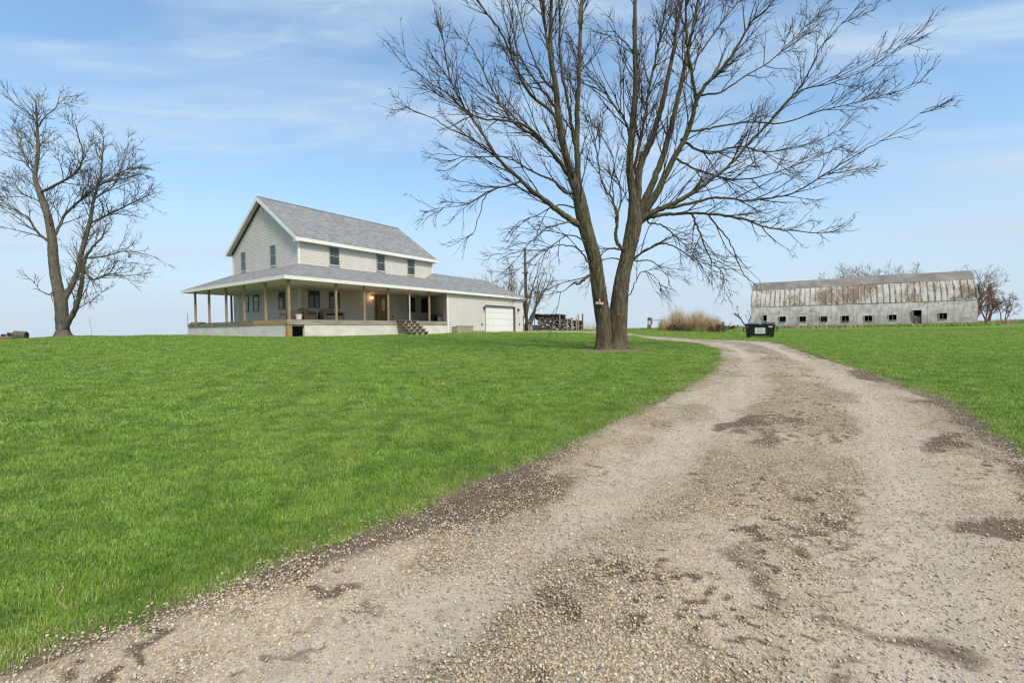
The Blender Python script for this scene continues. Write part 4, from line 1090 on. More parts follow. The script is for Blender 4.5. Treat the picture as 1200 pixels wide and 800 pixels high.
for a0, a1 in ((2.2, 3.0), (6.21, 7.01), (9.30, 10.10)): window(a0, a1, 3.98, 5.26)
for a0, a1 in ((7.21, 8.0), (2.81, 3.6)): window(a0, a1, 3.97, 5.42, 'g')
for a0, a1 in ((6.99, 7.77), (5.45, 6.25), (1.80, 2.60)): window(a0, a1, .90, 2.10, 'g', 'dark_frame')
window(.61, 1.41, .95, 2.12, frame='dark_frame'); window(2.12, 2.94, .95, 2.12, frame='dark_frame')
window(9.27, 10.08, .87, 2.10, frame='dark_frame'); window(10.78, 11.58, .87, 2.10, frame='dark_frame')
# round gable vent
m = MB(); m.tube([(-.02, 4.62, 8.06), (-.075, 4.62, 8.06)], [.17, .17], 20); gv_ = m.build('gable_vent', M['white_trim'], house)
m = MB()
for k_ in range(4): m.box(-.085, -.0755, 4.50, 4.74, 7.98 + k_ * .045, 7.995 + k_ * .045)
m.build('louvre', M['soffit'], gv_)

# front door with sidelight
m = MB()
m.box(5.93, 6.00, -.075, -.022, .01, 2.30); m.box(6.23, 6.42, -.075, -.022, .01, 2.235); m.box(7.18, 7.27, -.075, -.022, .01, 2.30)
m.box(6.00, 7.18, -.075, -.022, 2.235, 2.30); m.box(5.9, 7.3, -.11, -.022, 2.302, 2.36)
fd = m.build('front_door', M['door_frame'], house)
m = MB(); m.box(6.42, 7.18, -.055, -.022, .02, 2.235)
for (a, b, za, zb_) in ((6.52, 6.76, .16, .70), (6.84, 7.08, .16, .70)): m.box(a, b, -.065, -.056, za, zb_)
dl_ = m.build('door_leaf', M['door_wood'], fd, .004)
m = MB(); m.box(6.0, 6.23, -.045, -.022, .02, 2.235); m.build('sidelight', M['dark_frame'], fd)


def oval(cx, cz, rx, rz, y0, y1, n=28):
    return [(cx + rx * math.cos(2 * math.pi * k / n), y0, cz + rz * math.sin(2 * math.pi * k / n)) for k in range(n)], (0, y1 - y0, 0)


p_, d_ = oval(6.76, 1.42, .185, .52, -.066, -.056); MB().prism(p_, d_).build('oval_glass', M['etched_glass'], fd)
m = MB()
for k_ in range(28):
    a_ = 2 * math.pi * k_ / 28; b_ = 2 * math.pi * (k_ + 1) / 28
    f_ = lambda an, q: (6.76 + (.185 + q) * math.cos(an), 1.42 + (.52 + q) * math.sin(an))
    (x0, z0), (x1, z1), (x2, z2), (x3, z3) = f_(a_, 0), f_(b_, 0), f_(b_, .045), f_(a_, .045)
    m.prism([(x0, -.08, z0), (x1, -.08, z1), (x2, -.08, z2), (x3, -.08, z3)], (0, .022, 0))
m.build('oval_trim', M['door_wood'], fd)
m = MB(); m.tube([(6.49, -.056, 1.0), (6.49, -.10, 1.0)], [.02, .035], 10); m.tube([(6.49, -.10, 1.0), (6.49, -.13, 1.0)], [.035, .025], 10); m.build('handle', M['brass'], fd)
# lit wall lantern
m = MB(); m.box(5.66, 5.74, -.06, -.02, 1.84, 2.02); m.box(5.655, 5.745, -.17, -.06, 1.99, 2.01); m.box(5.66, 5.74, -.16, -.08, 1.76, 1.775); wl = m.build('wall_lantern', M['brass'], house)
m = MB(); m.tube([(5.70, -.12, 1.785), (5.70, -.12, 1.88), (5.70, -.12, 1.975)], [.03, .05, .03], 12); m.build('lamp_glass', M['lamp_glow'], wl)
ld = bpy.data.lights.new('lantern_light', 'POINT'); ld.energy = 1.4; ld.color = (1, .62, .3); ld.shadow_soft_size = .05
lo = bpy.data.objects.new('lantern_light', ld); COL.objects.link(lo); lo.parent = house; lo.location = (5.60, -.24, 1.86)
# outlets and tap on the walls
for (a, y_, z_) in ((7.66, 0, .46), (13.35, GV0, -.19), (18.94, GV0, -.17)):
    MB().box(a - .06, a + .06, y_ - .07, y_ - .015, z_ - .08, z_ + .08).build('outlet_box', M['black_metal'], house, .01)
MB().tube([(8.2, -.02, .12), (8.2, -.12, .12), (8.2, -.15, .04)], [.03, .03, .03], 8).build('tap', M['black_metal'], house)

# garage door
gd = MB().box(13.80, 13.92, -4.53, -4.50, -.86, 1.40).box(18.18, 18.30, -4.56, -4.20, -.86, 1.48).box(13.80, 18.18, -4.56, -4.38, 1.40, 1.50).build('garage_door', M['dark_frame'], house)
m = MB()
for k_ in range(4):
    z0 = -.85 + k_ * .5625
    m.box(13.86, 18.18, -4.40, -4.35, z0, z0 + .552)
    for j_ in range(8): m.box(13.95 + j_ * .53, 14.40 + j_ * .53, -4.408, -4.401, z0 + .09, z0 + .46)
m.build('door_panel', M['garage_white'], gd, .006)
for a in (13.62, 18.68):
    l_ = MB().box(a - .05, a + .05, -4.63, -4.56, 1.10, 1.30).box(a - .09, a + .09, -4.78, -4.63, 1.27, 1.295).box(a - .07, a + .07, -4.76, -4.64, 1.06, 1.08).build('wall_lantern', M['black_metal'], house)
    MB().tube([(a, -4.70, 1.082), (a, -4.70, 1.268)], [.045, .055], 8).build('lamp_glass', M['glass'], l_)
# low stone steps at the garage wall
sp = empty('stone_planter', (0, 0, 0)); prop(sp, 'low mossy stone planter box between the porch and the garage door', 'planter')


def hw(x, y, z):
    return Vector((HC[0] + x * U[0] + y * VV[0], HC[1] + x * U[1] + y * VV[1], HZ + z))


def at_house(o, x, y, z): o.location = hw(x, y, z); o.rotation_euler = (0, 0, RZ)


at_house(sp, 10.7, -4.8, -.9)
m = MB()
m.box(-1.04, .9, -.30, -.22, -.3, .53); m.box(-1.04, -.96, -.22, .2, -.3, .53); m.box(.82, .9, -.22, .2, -.3, .53)
m.build('stone_wall', M['planter_stone'], sp, .01)
MB().box(-.96, .82, -.22, .2, -.3, .40).build('soil', M['rim_dark'], sp)
MB().box(-1.07, .93, -.33, -.20, .532, .575).build('cap', M['rim_dark'], sp, .008)
ls = empty('low_step'); at_house(ls, 12.45, -4.85, -.9); prop(ls, 'low concrete step on the ground left of the garage door', 'step')
MB().box(-.8, .8, -.25, .22, -.2, .20).build('tread', M['planter_stone'], ls, .015)

# wooden steps up to the porch
st = empty('porch_steps'); at_house(st, 5.06, -4.56, -.9); prop(st, 'open wooden steps with four stringers leading up to the porch', 'steps')
NR = 5; RI = .19; RU = .27
for j_, xx in enumerate((-.80, -.28, .24, .76)):
    poly = [(xx, 0, .74)]
    for k_ in range(NR):
        zt = .90 - .005 - k_ * RI
        if k_ == 0: poly = [(xx, -.01, zt)]
        poly += [(xx, -.01 - (k_ + 1) * RU, zt), (xx, -.01 - (k_ + 1) * RU, zt - RI)]
    poly += [(xx, -.01 - NR * RU + .12, -.15), (xx, -.01, .50)]
    MB().prism(poly, (.05, 0, 0)).build('stringer', M['stringer_brown'] if j_ == 0 else M['stringer'], st)
for k_ in range(NR):
    zt = .90 + .003 - k_ * RI
    MB().box(-.86, .87, -.04 - (k_ + 1) * RU, -.012 - k_ * RU, zt, zt + .038).build('tread', M['step_wood'], st, .005)


# ------------------------------------------------------------------ things on the porch
def wicker_chair(name, label, cat, w, x, y, rz, group=None, cushion=False):
    o = empty(name); at_house(o, x, y, .002); o.rotation_euler = (0, 0, RZ + rz); prop(o, label, cat, group)
    h = w / 2
    MB().box(-h + .09, h - .09, -.30, .26, .06, .38).build('seat', M['wicker'], o, .03)
    pts = [(-h + .05, .28, .06), (h - .05, .28, .06), (h - .02, .34, .60), (h * .62, .38, .80), (0, .39, .86), (-h * .62, .38, .80), (-h + .02, .34, .60)]
    MB().prism(pts, (0, .10, 0)).build('backrest', M['wicker'], o, .02)
    for s_ in (-1, 1):
        MB().box(s_ * h - (.11 if s_ > 0 else -.0), s_ * h + (.0 if s_ > 0 else .11), -.36, .30, .05, .50).tube([(s_ * (h - .055), -.40, .50), (s_ * (h - .055), 0, .535), (s_ * (h - .055), .33, .60)], [.075, .075, .07], 10).build('armrest', M['wicker'], o, .012)
        for t_ in (-.30, .30): MB().tube([(s_ * (h - .07), t_, 0), (s_ * (h - .07), t_, .08)], .03, 8).build('leg', M['wicker'], o)
    if cushion: MB().box(-h + .12, h - .12, -.34, .24, .385, .50).build('cushion', M['cushion'], o, .03)
    return o


wicker_chair('wicker_armchair', 'brown wicker armchair turned sideways behind the white pot, next to the corner post', 'armchair', .80, -1.50, -2.1, 1.0, 'wicker armchairs on the porch')
wicker_chair('wicker_armchair', 'brown wicker armchair facing out, below the first front window', 'armchair', .92, -.62, -2.0, .05, 'wicker armchairs on the porch')
wicker_chair('wicker_loveseat', 'wide brown wicker loveseat with a dark cushion behind the second porch post', 'loveseat', 1.5, 1.02, -2.0, .0, None, True)
tb = empty('side_table'); at_house(tb, -2.05, -2.0, .002); prop(tb, 'small square wicker side table left of the corner post', 'table')
MB().box(-.26, .26, -.26, .26, .42, .46).build('table_top', M['wicker'], tb, .01)
MB().box(-.22, .22, -.22, .22, .30, .42).build('apron', M['wicker'], tb, .01)
for a in (-1, 1):
    for b in (-1, 1): MB().box(a * .21 - .025, a * .21 + .025, b * .21 - .025, b * .21 + .025, 0, .30).build('leg', M['wicker'], tb)
pt = empty('plant_pot'); at_house(pt, -2.15, -3.7, .002); prop(pt, 'empty cream plant pot on the porch floor beside the corner post', 'pot')
MB().tube([(0, 0, 0), (0, 0, .28), (0, 0, .28), (0, 0, .33), (0, 0, .33), (0, 0, .26)], [.13, .17, .19, .19, .165, .155], 18).build('pot', M['pot'], pt, smooth=False)
ott = empty('footstool'); at_house(ott, .05, -1.7, .002); prop(ott, 'dark low stool between the wicker armchair and the loveseat', 'stool')
MB().box(-.16, .20, -.2, .2, .06, .55).build('body', M['cushion'], ott, .03)
for a in (-1, 1):
    for b in (-1, 1): MB().tube([(a * .14 + .02, b * .16, 0), (a * .14 + .02, b * .16, .07)], .02, 6).build('leg', M['black_metal'], ott)
ac = empty('air_conditioner'); at_house(ac, 10.2, -2.0, .002); prop(ac, 'dark boxy air conditioner on the porch against the garage wall', 'air conditioner')
MB().box(-.33, .33, -.28, .28, .04, .60).build('casing', M['ac_grey'], ac, .02)
m = MB()
for k_ in range(11): m.box(-.345, -.331, -.24, .24, .09 + k_ * .043, .105 + k_ * .043); m.box(-.29, .29, -.295, -.281, .09 + k_ * .043, .105 + k_ * .043)
m.build('grille', M['black_metal'], ac)
bx_ = empty('utility_box'); at_house(bx_, 9.86, -3.1, .002); prop(bx_, 'small grey box at the end of the porch next to the garage wall corner', 'box')
MB().box(-.15, .15, -.15, .15, 0, .50).build('body', M['ac_pale'], bx_, .015); MB().box(-.17, .17, -.17, .17, .502, .56).build('lid', M['ac_grey'], bx_, .01)


# ------------------------------------------------------------------ utility pole
def gz(x, y): return float(ground_z(x, y))


P0 = at(617, 386, 44)
up = empty('utility_pole', (P0[0], 44, gz(P0[0], 44) - .2)); prop(up, 'dark wooden utility pole with two short crossarms at the garage corner', 'utility pole')
topz = at(615.4, 290, 44)[2] - up.location.z
MB().tube([(0, 0, 0), (-.03, 0, topz * .5), (-.08, 0, topz)], [.17, .15, .115], 12).build('pole', M['pole_wood'], up, smooth=True)
for py_ in (309, 320):
    zz = at(615.6, py_, 44)[2] - up.location.z
    ca = MB().box(-.38, .26, -.21, -.13, zz - .05, zz + .05).build('crossarm', M['pole_wood'], up)
    for a in (-.32, .20): MB().tube([(a, -.17, zz + .05), (a, -.17, zz + .16)], [.035, .03], 8).build('insulator', M['ac_pale'], ca)
zz = at(618.5, 351, 44)[2] - up.location.z
MB().tube([(.12, -.1, zz), (.30, -.14, zz + .04), (.36, -.14, zz)], [.02, .03, .06], 8).build('yard_light', M['pump_white'], up)
zz = at(616, 379, 44)[2] - up.location.z
MB().box(-.26, -.15, -.2, -.05, zz, zz + .5).build('meter_box', M['placard_white'], up, .01)

# shed behind the garage
sx, sy = place(613, 62)
sh = empty('garden_shed', (sx, sy, gz(sx, sy) - .1), -.25); prop(sh, 'small brownish shed half hidden behind the utility pole', 'shed')
MB().prism([(-1.2, -1, 0), (1.0, -1, 0), (1.0, -1, 1.35), (-.1, -1, 1.95), (-1.2, -1, 1.35)], (0, 2, 0)).build('wall', M['shed_wall'], sh)
MB().prism([(-.1, -1.15, 2.02), (1.18, -1.15, 1.30), (1.18, -1.15, 1.22), (-.1, -1.15, 1.952)], (0, 2.3, 0)).prism([(-.1, -1.15, 2.02), (-1.38, -1.15, 1.30), (-1.38, -1.15, 1.22), (-.1, -1.15, 1.952)], (0, 2.3, 0)).build('roof', M['shed_roof'], sh)
bx0, by0 = place(628, 52)
bt = empty('storage_tote', (bx0, by0, gz(bx0, by0)), .1); prop(bt, 'dark blue storage tote standing at the left end of the woodpile', 'tote')
MB().prism([(-.36, -.28, 0), (.36, -.28, 0), (.40, -.28, .52), (-.40, -.28, .52)], (0, .56, 0)).build('body', M['tote_blue'], bt, .02); MB().box(-.43, .43, -.31, .31, .522, .60).build('lid', M['tote_blue'], bt, .02)
rod = empty('metal_rod', (at(626.5, 386, 56)[0], 56, gz(at(626.5, 386, 56)[0], 56))); prop(rod, 'thin grey pipe standing up behind the blue tote', 'pipe')
MB().tube([(0, 0, 0), (0, 0, 1.75)], .045, 8).build('pipe', M['pump_dark'], rod)

# ------------------------------------------------------------------ woodpile
WY = 50.0
wx0, wx1 = at(631, 386, WY)[0], at(683, 386, WY)[0]
rgl = np.random.default_rng(3)


def log_mesh(seed, L=.5):
    rg = np.random.default_rng(seed); k = 10; a = np.arange(k) * 2 * math.pi / k
    rr = 1 + rg.normal(size=k) * .09; half = seed % 3 == 0
    m = MB(); ring = []
    xs = np.cos(a) * rr; zs = np.sin(a) * rr
    if half: zs = np.maximum(zs, -.15)
    m.prism([(xs[i], -L, zs[i]) for i in range(k)], (0, 2 * L, 0))
    me = bpy.data.meshes.new('log'); me.from_pydata(m.v, [], m.f); me.materials.append(M['log_bark']); me.materials.append(M['log_cut'])
    for p in me.polygons:
        if len(p.vertices) > 4: p.material_index = 1
    return me


lms = [log_mesh(s_) for s_ in range(7)]
cnt = 0
for row in range(8):
    nx = 25 if row < 6 else 23
    for q in range(nx):
        fx_ = q / (nx - 1); top = 7.6 if fx_ < .45 else 6.6 if fx_ < .85 else 5.6
        if row > top: continue
        r_ = rgl.uniform(.092, .122)
        x_ = wx0 + (wx1 - wx0 - .1) * (q + .5 * (row % 2)) / nx; z_ = gz(x_, WY) + .10 + row * .178
        o = bpy.data.objects.new('firewood_log', lms[rgl.integers(0, 7)]); COL.objects.link(o)
        o.location = (x_ + rgl.normal() * .02, WY + rgl.normal() * .08, z_ + rgl.normal() * .012); o.rotation_euler = (rgl.normal() * .04, rgl.random() * 6.28, -.12 + rgl.normal() * .1)
        o.scale = (r_, 1.0 * rgl.uniform(.8, 1.1), r_); cnt += 1
        prop(o, 'cut firewood log stacked in the woodpile between the pole and the forked tree', 'log', 'firewood logs in the woodpile')
print('logs', cnt)
for i, (px_, h_, lab) in enumerate([(656.2, 1.75, 'pale upright post in the middle of the woodpile'), (664.5, 1.35, 'short pale post in front of the woodpile, second from the left'), (670.5, 1.45, 'broad pale post against the woodpile, third from the left'),
                                    (675.5, 1.4, 'thin pale post near the right half of the woodpile'), (677.8, 1.8, 'tall weathered post near the right end of the woodpile'), (682.8, 1.85, 'tall dark post at the very right end of the woodpile')]):
    x_ = at(px_, 386, WY - .75)[0]; o = empty('stake', (x_, WY - .75, gz(x_, WY - .75) - .05)); o.rotation_euler = (0, rgl.normal() * .03, 0)
    prop(o, lab, 'post', 'posts of the woodpile'); w_ = .11 if i == 2 else .07
    MB().box(-w_, w_, -.05, .05, 0, h_).build('stake_wood', M['fence_wood'] if i < 5 else M['pole_wood'], o, .01)


def blades(name, mat, pts, h, w, lean, label, kind=None, cat=None, group=None, seed=0, seg=3):
    """a clump or a belt of upright stems, one mesh"""
    rg = np.random.default_rng(seed); V = []; Q = []
    pts = np.asarray(pts, float)
    for p in pts:
        hh = h(p, rg) if callable(h) else h * rg.uniform(.6, 1.1); d = rg.random() * 6.283; ld_ = lean(p, rg) if callable(lean) else np.array([math.cos(d), math.sin(d)]) * lean * hh * rg.random()
        a = rg.random() * 3.14; ux, uy = math.cos(a) * w / 2, math.sin(a) * w / 2; b = len(V)
        for k in range(seg + 1):
            s_ = k / seg; wf = 1 - .75 * s_
            c = (p[0] + ld_[0] * s_ ** 1.7, p[1] + ld_[1] * s_ ** 1.7, p[2] + hh * s_)
            V += [(c[0] - ux * wf, c[1] - uy * wf, c[2]), (c[0] + ux * wf, c[1] + uy * wf, c[2])]
            if k: Q.append((b + 2 * k - 2, b + 2 * k - 1, b + 2 * k + 1, b + 2 * k))
    V = np.array(V); c0 = V.mean(0); c0[2] = V[:, 2].min(); me = np_mesh(name, V - c0, Q, 4, False)
    o = link_mesh(name, me, mat); o.location = c0; prop(o, label, cat, group, kind); return o


# brush heaped on the woodpile
pts = []
for q in range(3200):
    x_ = rgl.uniform(wx0 - .3, wx0 + 2.9); top = 1.25 + .25 * fbm(np.array([x_ * 1.2]), np.array([3.]), 3)[0]; pts.append((x_, WY + rgl.uniform(-.3, .4), gz(x_, WY) + top + rgl.uniform(-.25, .12)))
blades('brush', M['brush_dark'], pts, .36, .07, 1.2, 'dark tangled brush heaped on top of the woodpile', 'stuff', seed=4)
stump = empty('cut_stump', (at(656.8, 388, 45)[0], 45, gz(at(656.8, 388, 45)[0], 45))); prop(stump, 'short dark upright stump in front of the woodpile', 'stump')
MB().tube([(0, 0, 0), (.01, 0, .3), (0, 0, .52)], [.13, .10, .10], 9).build('stump', M['log_bark'], stump)

# weeds right of the woodpile, along the barn and the far field edge
pts = [(x_, y_, gz(x_, y_)) for x_, y_ in [(at(rgl.uniform(684, 702), 386, 54)[0], 54 + rgl.normal() * 1.2) for _ in range(420)]]
blades('weeds', M['straw'], pts, lambda p, r: r.random() ** 3 * 1.0 + .15, .03, .4, 'tall dry weeds beside the woodpile', 'stuff', seed=5)

# ------------------------------------------------------------------ dry ornamental grass
def grass_bush(px0, px1, Y, h, n, mat, label, seed, group='dry ornamental grass clumps', cat='grass clump', fan=.45, w=.030, nm='dry_grass_clump', pw=1.0):
    rg = np.random.default_rng(seed); xa, xb = at(px0, 386, Y)[0], at(px1, 386, Y)[0]; cx_ = (xa + xb) / 2; R_ = (xb - xa) / 2
    rad = R_ * .72; pts = []
    for _ in range(n):
        a = rg.random() * 6.283; q = math.sqrt(rg.random()) * rad; pts.append((cx_ + math.cos(a) * q, Y + math.sin(a) * q, gz(cx_, Y) - .03))
    lf = lambda p, r: np.array([(p[0] - cx_) * .42 + r.normal() * .42 * R_ * fan, (p[1] - Y) * .42 + r.normal() * .42 * R_ * fan])
    hf = lambda p, r: h * (1 - .30 * (math.hypot(p[0] - cx_, p[1] - Y) / rad) ** 2) * (.35 + .8 * r.random() ** 2.0)
    return blades(nm, mat, pts, hf, w, lf, label, None, cat, group, seed)


grass_bush(771, 786, 44.2, 1.5, 800, M['straw'], 'low leftmost clump of dry straw-coloured grass, beside the hand pump', 1)
grass_bush(783, 803, 45.2, 2.35, 1500, M['straw'], 'tall ragged clump of dry pale grass, second from the left', 2)
grass_bush(800, 833, 44.5, 2.15, 2600, M['straw'], 'big rounded clump of golden dry grass, the widest of them', 3)
grass_bush(826, 846, 44.0, 1.6, 1200, M['straw'], 'rounded dry grass clump at the right end of the row', 4)


def shrub(px, Y, h, label, seed, mat='straw_dark', wmul=1.0, group='dark leafless shrubs by the dry grass'):
    x, y = place(px, Y)
    c = wcfg(h, 1.5, .55)
    return wild_tree('bare_shrub', label, x, y, h, 9, .75 * wmul, c, (M[mat], M[mat]), seed, group, .035, 'shrub')


shrub(787, 43.2, 1.05, 'dark leafless shrub in front of the tall ragged grass clump', 61); shrub(796, 43.0, 1.0, 'dark low twiggy shrub left of the big golden clump', 62); shrub(838, 42.8, 1.15, 'dark twiggy shrub in front of the rightmost grass clump', 63)
shrub(847, 43.5, 1.55, 'wispy bare shrub at the far right of the dry grass', 64)

# hand pump like fixture left of the dry grass
pm = empty('water_hydrant', (at(761.5, 384, 50)[0], 50, gz(at(761.5, 384, 50)[0], 50))); prop(pm, 'old white and grey water pump with a dark domed cap and a long pipe arm', 'water pump')
MB().box(-.27, .27, -.2, .2, 0, .12).build('base', M['pump_dark'], pm, .02)
MB().box(-.24, .06, -.17, .17, .12, .50).build('lower_body', M['pump_dark'], pm, .02)
MB().box(-.21, .21, -.15, .15, .50, 1.08).box(.08, .26, -.12, .12, .12, .498).build('body', M['pump_white'], pm, .04)
MB().box(.05, .24, -.165, -.151, .55, .95).build('side_panel', M['pump_dark'], pm, .01)
MB().tube([(0, 0, 1.06), (0, 0, 1.12), (0, 0, 1.22), (0, 0, 1.30), (0, 0, 1.33)], [.27, .28, .25, .15, .03], 16).build('cap', M['pump_dark'], pm)
MB().tube([(.2, 0, .97), (.9, 0, .985), (1.75, 0, .95), (1.78, 0, .70)], [.035, .032, .032, .03], 8).build('pipe_arm', M['pump_dark'], pm)

# ------------------------------------------------------------------ skip (front-load waste container)
DY = 30.4; dxy = at(890.6, 395.5, DY)
dp = empty('dumpster', (dxy[0], DY, gz(dxy[0], DY) - .0), -math.atan2(dxy[0], DY)); prop(dp, 'black waste dumpster with a white placard standing on the grass beside the driveway', 'dumpster')
MB().prism([(-.80, -.42, .10), (.80, -.42, .10), (.86, -.50, .82), (-.86, -.50, .82)], (0, .01, 0)).build('front', M['tank_black'], dp)
m = MB(); m.add([(-.80, -.41, .10), (.80, -.41, .10), (.80, .45, .10), (-.80, .45, .10), (-.86, -.49, .82), (.86, -.49, .82), (.86, .55, .88), (-.86, .55, .88)], [(0, 3, 2, 1), (1, 2, 6, 5), (2, 3, 7, 6), (3, 0, 4, 7), (0, 1, 5, 4)])
m.box(-.90, .90, -.54, -.46, .78, .845); m.box(-.60, -.54, -.50, -.42, .1, .78); m.box(.54, .60, -.50, -.42, .1, .78); m.build('body', M['tank_black'], dp)
for s_ in (-1, 1):
    MB().box(min(s_ * .85, s_ * 1.02), max(s_ * .85, s_ * 1.02), -.30, .35, .64, .69).box(min(s_ * .85, s_ * 1.02), max(s_ * .85, s_ * 1.02), -.30, .35, .42, .46).box(min(s_ * .975, s_ * 1.02), max(s_ * .975, s_ * 1.02), -.30, .35, .46, .64).build('fork_pocket', M['tank_black'], dp)
    for t_ in (-.30, .32): MB().box(s_ * .68 - .08, s_ * .68 + .08, t_ - .06, t_ + .06, -.02, .10).build('foot', M['tank_black'], dp)
MB().prism([(-.04, -.56, .86), (-.88, -.56, .86), (-.88, .58, .93), (-.04, .58, .93)], (0, 0, .04)).build('lid', M['tank_black'], dp, .008)
MB().prism([(.04, -.56, .88), (.86, -.54, .89), (.86, .58, .97), (.04, .58, .97)], (0, 0, .045)).build('lid', M['tank_black'], dp, .008)
sl = math.atan2(.08, .72)
Mr = Matrix.Translation((0, -.455, .46)) @ Matrix.Rotation(sl, 4, 'X')
MB().box(-.30, .30, -.028, -.018, -.19, .20, Mr).build('placard', M['placard_white'], dp)
m = MB()
for (a, b, z0, z1) in ((-.24, .24, -.055, -.045), (-.20, .20, .10, .12), (-.22, .16, .03, .045), (-.18, .20, -.02, -.005), (-.22, .22, -.12, -.10)): m.box(a, b, -.031, -.0285, z0, z1, Mr)
m.build('printed_line', M['placard_ink'], dp)
MB().box(.50, .73, -.050, -.040, .22, .31, Mr).build('sticker', M['sticker_yellow'], dp); MB().box(-.78, -.70, -.050, -.040, .23, .29, Mr).build('rust_spot', M['rust_spot'], dp)

# ------------------------------------------------------------------ logs at the far left, stakes and stalks
def single_log(px, py, Y, L, r, rz, ry, label, mat='log_bark', half=False, cut='log_cut'):
    x_ = at(px, py, Y)[0]; o = empty('felled_log', (x_, Y, gz(x_, Y) + r * .75)); o.rotation_euler = (0, ry, rz); prop(o, label, 'log')
    rg = np.random.default_rng(int(px * 7)); k = 14; a = np.arange(k) * 6.283 / k; rr = r * (1 + rg.normal(size=k) * .06)
    V = []; m = MB(); pr = []
    m.prism([(-L / 2, math.cos(t_) * q, math.sin(t_) * q) for t_, q in zip(a, rr)], (L, 0, 0)); m.build('log_body', M[mat], o, r * .08)
    MB().prism([(L / 2 + .002, math.cos(t_) * q * .9, math.sin(t_) * q * .9) for t_, q in zip(a, rr)], (.006, 0, 0)).build('cut_face', M[cut], o)
    MB().prism([(-L / 2 - .008, math.cos(t_) * q * .9, math.sin(t_) * q * .9) for t_, q in zip(a, rr)], (.006, 0, 0)).build('cut_face', M[cut], o)
    return o


single_log(24, 396, 26.5, .55, .27, .4, .08, 'thick pale chunk of felled trunk at the far left', 'bark_grey', cut='log_bark')
single_log(9, 397, 26.8, 1.0, .12, .1, 0, 'long reddish log lying flat at the left picture edge', 'twig_red')
single_log(12, 392.5, 26.9, .26, .11, 1.2, .3, 'small dark log sitting on the flat reddish log').location.z += .22
single_log(4, 393.5, 27.0, .18, .08, 1.0, .2, 'tiny dark log piece leftmost on the flat reddish log').location.z += .20
P_ = at(220.6, 392, 33); stk = empty('thin_stake', (P_[0], 33, gz(P_[0], 33))); prop(stk, 'thin grey stake beside the left end of the porch', 'stake')
MB().tube([(0, 0, 0), (-.02, 0, 1.62)], .014, 5).build('stake', M['pole_wood'], stk)
P_ = at(108, 393, 27.2); wd_ = empty('dead_weed_stalk', (P_[0], 27.2, gz(P_[0], 27.2))); prop(wd_, 'single thin dead weed stalk right of the crooked tree', 'weed')
m = MB(); m.tube([(0, 0, 0), (-.05, 0, .5), (-.13, 0, 1.0), (-.12, 0, 1.22), (-.20, 0, 1.27)], [.010, .009, .008, .006, .004], 4); m.tube([(-.10, 0, .95), (-.05, 0, 1.12), (.05, 0, 1.13), (.06, 0, 1.02)], [.006, .005, .005, .004], 4); m.build('stalk', M['pump_dark'], wd_)

# brown leaves on the lawn
LM = []
m = MB(); m.add([(-.05, 0, 0), (-.02, .035, .012), (.03, .03, .004), (.06, 0, .015), (.03, -.03, .008), (-.02, -.035, 0)], [(0, 1, 2, 3, 4, 5)])
lme = bpy.data.meshes.new('fallen_leaf'); lme.from_pydata(m.v, [], m.f); lme.materials.append(M['leaf'])
for (px_, py_) in [(271, 413), (437, 406), (97, 457), (180, 470), (520, 452), (610, 470), (665, 440), (470, 500), (1090, 420)]:
    h_ = hit(px_, py_)
    if h_ is None: continue
    o = bpy.data.objects.new('fallen_leaf', lme); COL.objects.link(o); o.location = (h_[0], h_[1], gz(*h_) + .05); o.rotation_euler = (rgl.normal() * .3, rgl.normal() * .3, rgl.random() * 6)
    o.scale = (.6,) * 3; prop(o, 'dry brown leaf lying on the green lawn', 'leaf', 'fallen leaves on the lawn')

# ------------------------------------------------------------------ arched barn
BA = np.array([.8235, -.5673]); BB = np.array([.5673, .8235]); BL_ = 23.8; BH = 7.0; BW = 5.0
BO = np.array([35.25, 66.68]); BZ = EYE - .16
barn = empty('arched_barn', (BO[0], BO[1], BZ), math.atan2(BA[1], BA[0])); prop(barn, 'long arched barn with grey lower walls, rust-streaked white panels and a dark rounded roof', 'barn')


def barn_s(px):
    t = ray(px, 377); k = t[0] / t[1]
    return (BO[0] - k * BO[1]) / (k * BA[1] - BA[0])


def bp(th, off=0.0): return (BW - (BW + off) * math.cos(th), (BH + off) * math.sin(th))


t = NT('barn_lower'); p = t.coord()
n1 = t.noise(t.mapping(p, (1, 1, .18)), 3.2, 6, .65); n2 = t.noise(t.mapping(p, (.6, 1, 1.3)), 1.0, 5, .65, .5); n3 = t.noise(t.mapping(p, (1, 1, .08)), 9, 3, .6)
sp_ = t.node('ShaderNodeSeparateXYZ', i={0: p})
c = t.mix(t.mr(n1, .35, .65), (.56, .52, .45), (.33, .30, .255))
c = t.mix(t.mr(n2, .47, .66, 0, .6), c, (.19, .175, .15))
c = t.mix(t.mr(n3, .55, .70, 0, .5), c, (.62, .60, .56))
seam = t.math('LESS_THAN', t.math('FRACT', t.math('DIVIDE', sp_.outputs[0], 2.42)), .018)
c = t.mix(t.math('MULTIPLY', seam, .55), c, (.10, .09, .08))
low = t.mr(t.math('ADD', sp_.outputs[2], t.math('MULTIPLY', n2, .9)), .3, .9, .55, 0)
c = t.mix(low, c, (.26, .21, .16))
M['barn_lower'] = t.done(c, .85, t.bump(n1, .4, .03), .15)
t = NT('barn_upper'); p = t.coord()
n1 = t.noise(t.mapping(p, (1, .4, .25)), 2.6, 6, .7); n2 = t.noise(t.mapping(p, (.38, .3, .3)), 1.0, 4, .6, .3); n3 = t.noise(t.mapping(p, (1, 1, .1)), 8, 4, .6)
c = t.mix(t.mr(n1, .35, .65), (.54, .505, .44), (.40, .36, .30))
ru = t.math('ADD', t.math('MULTIPLY', n2, .75), t.math('MULTIPLY', n3, .35))
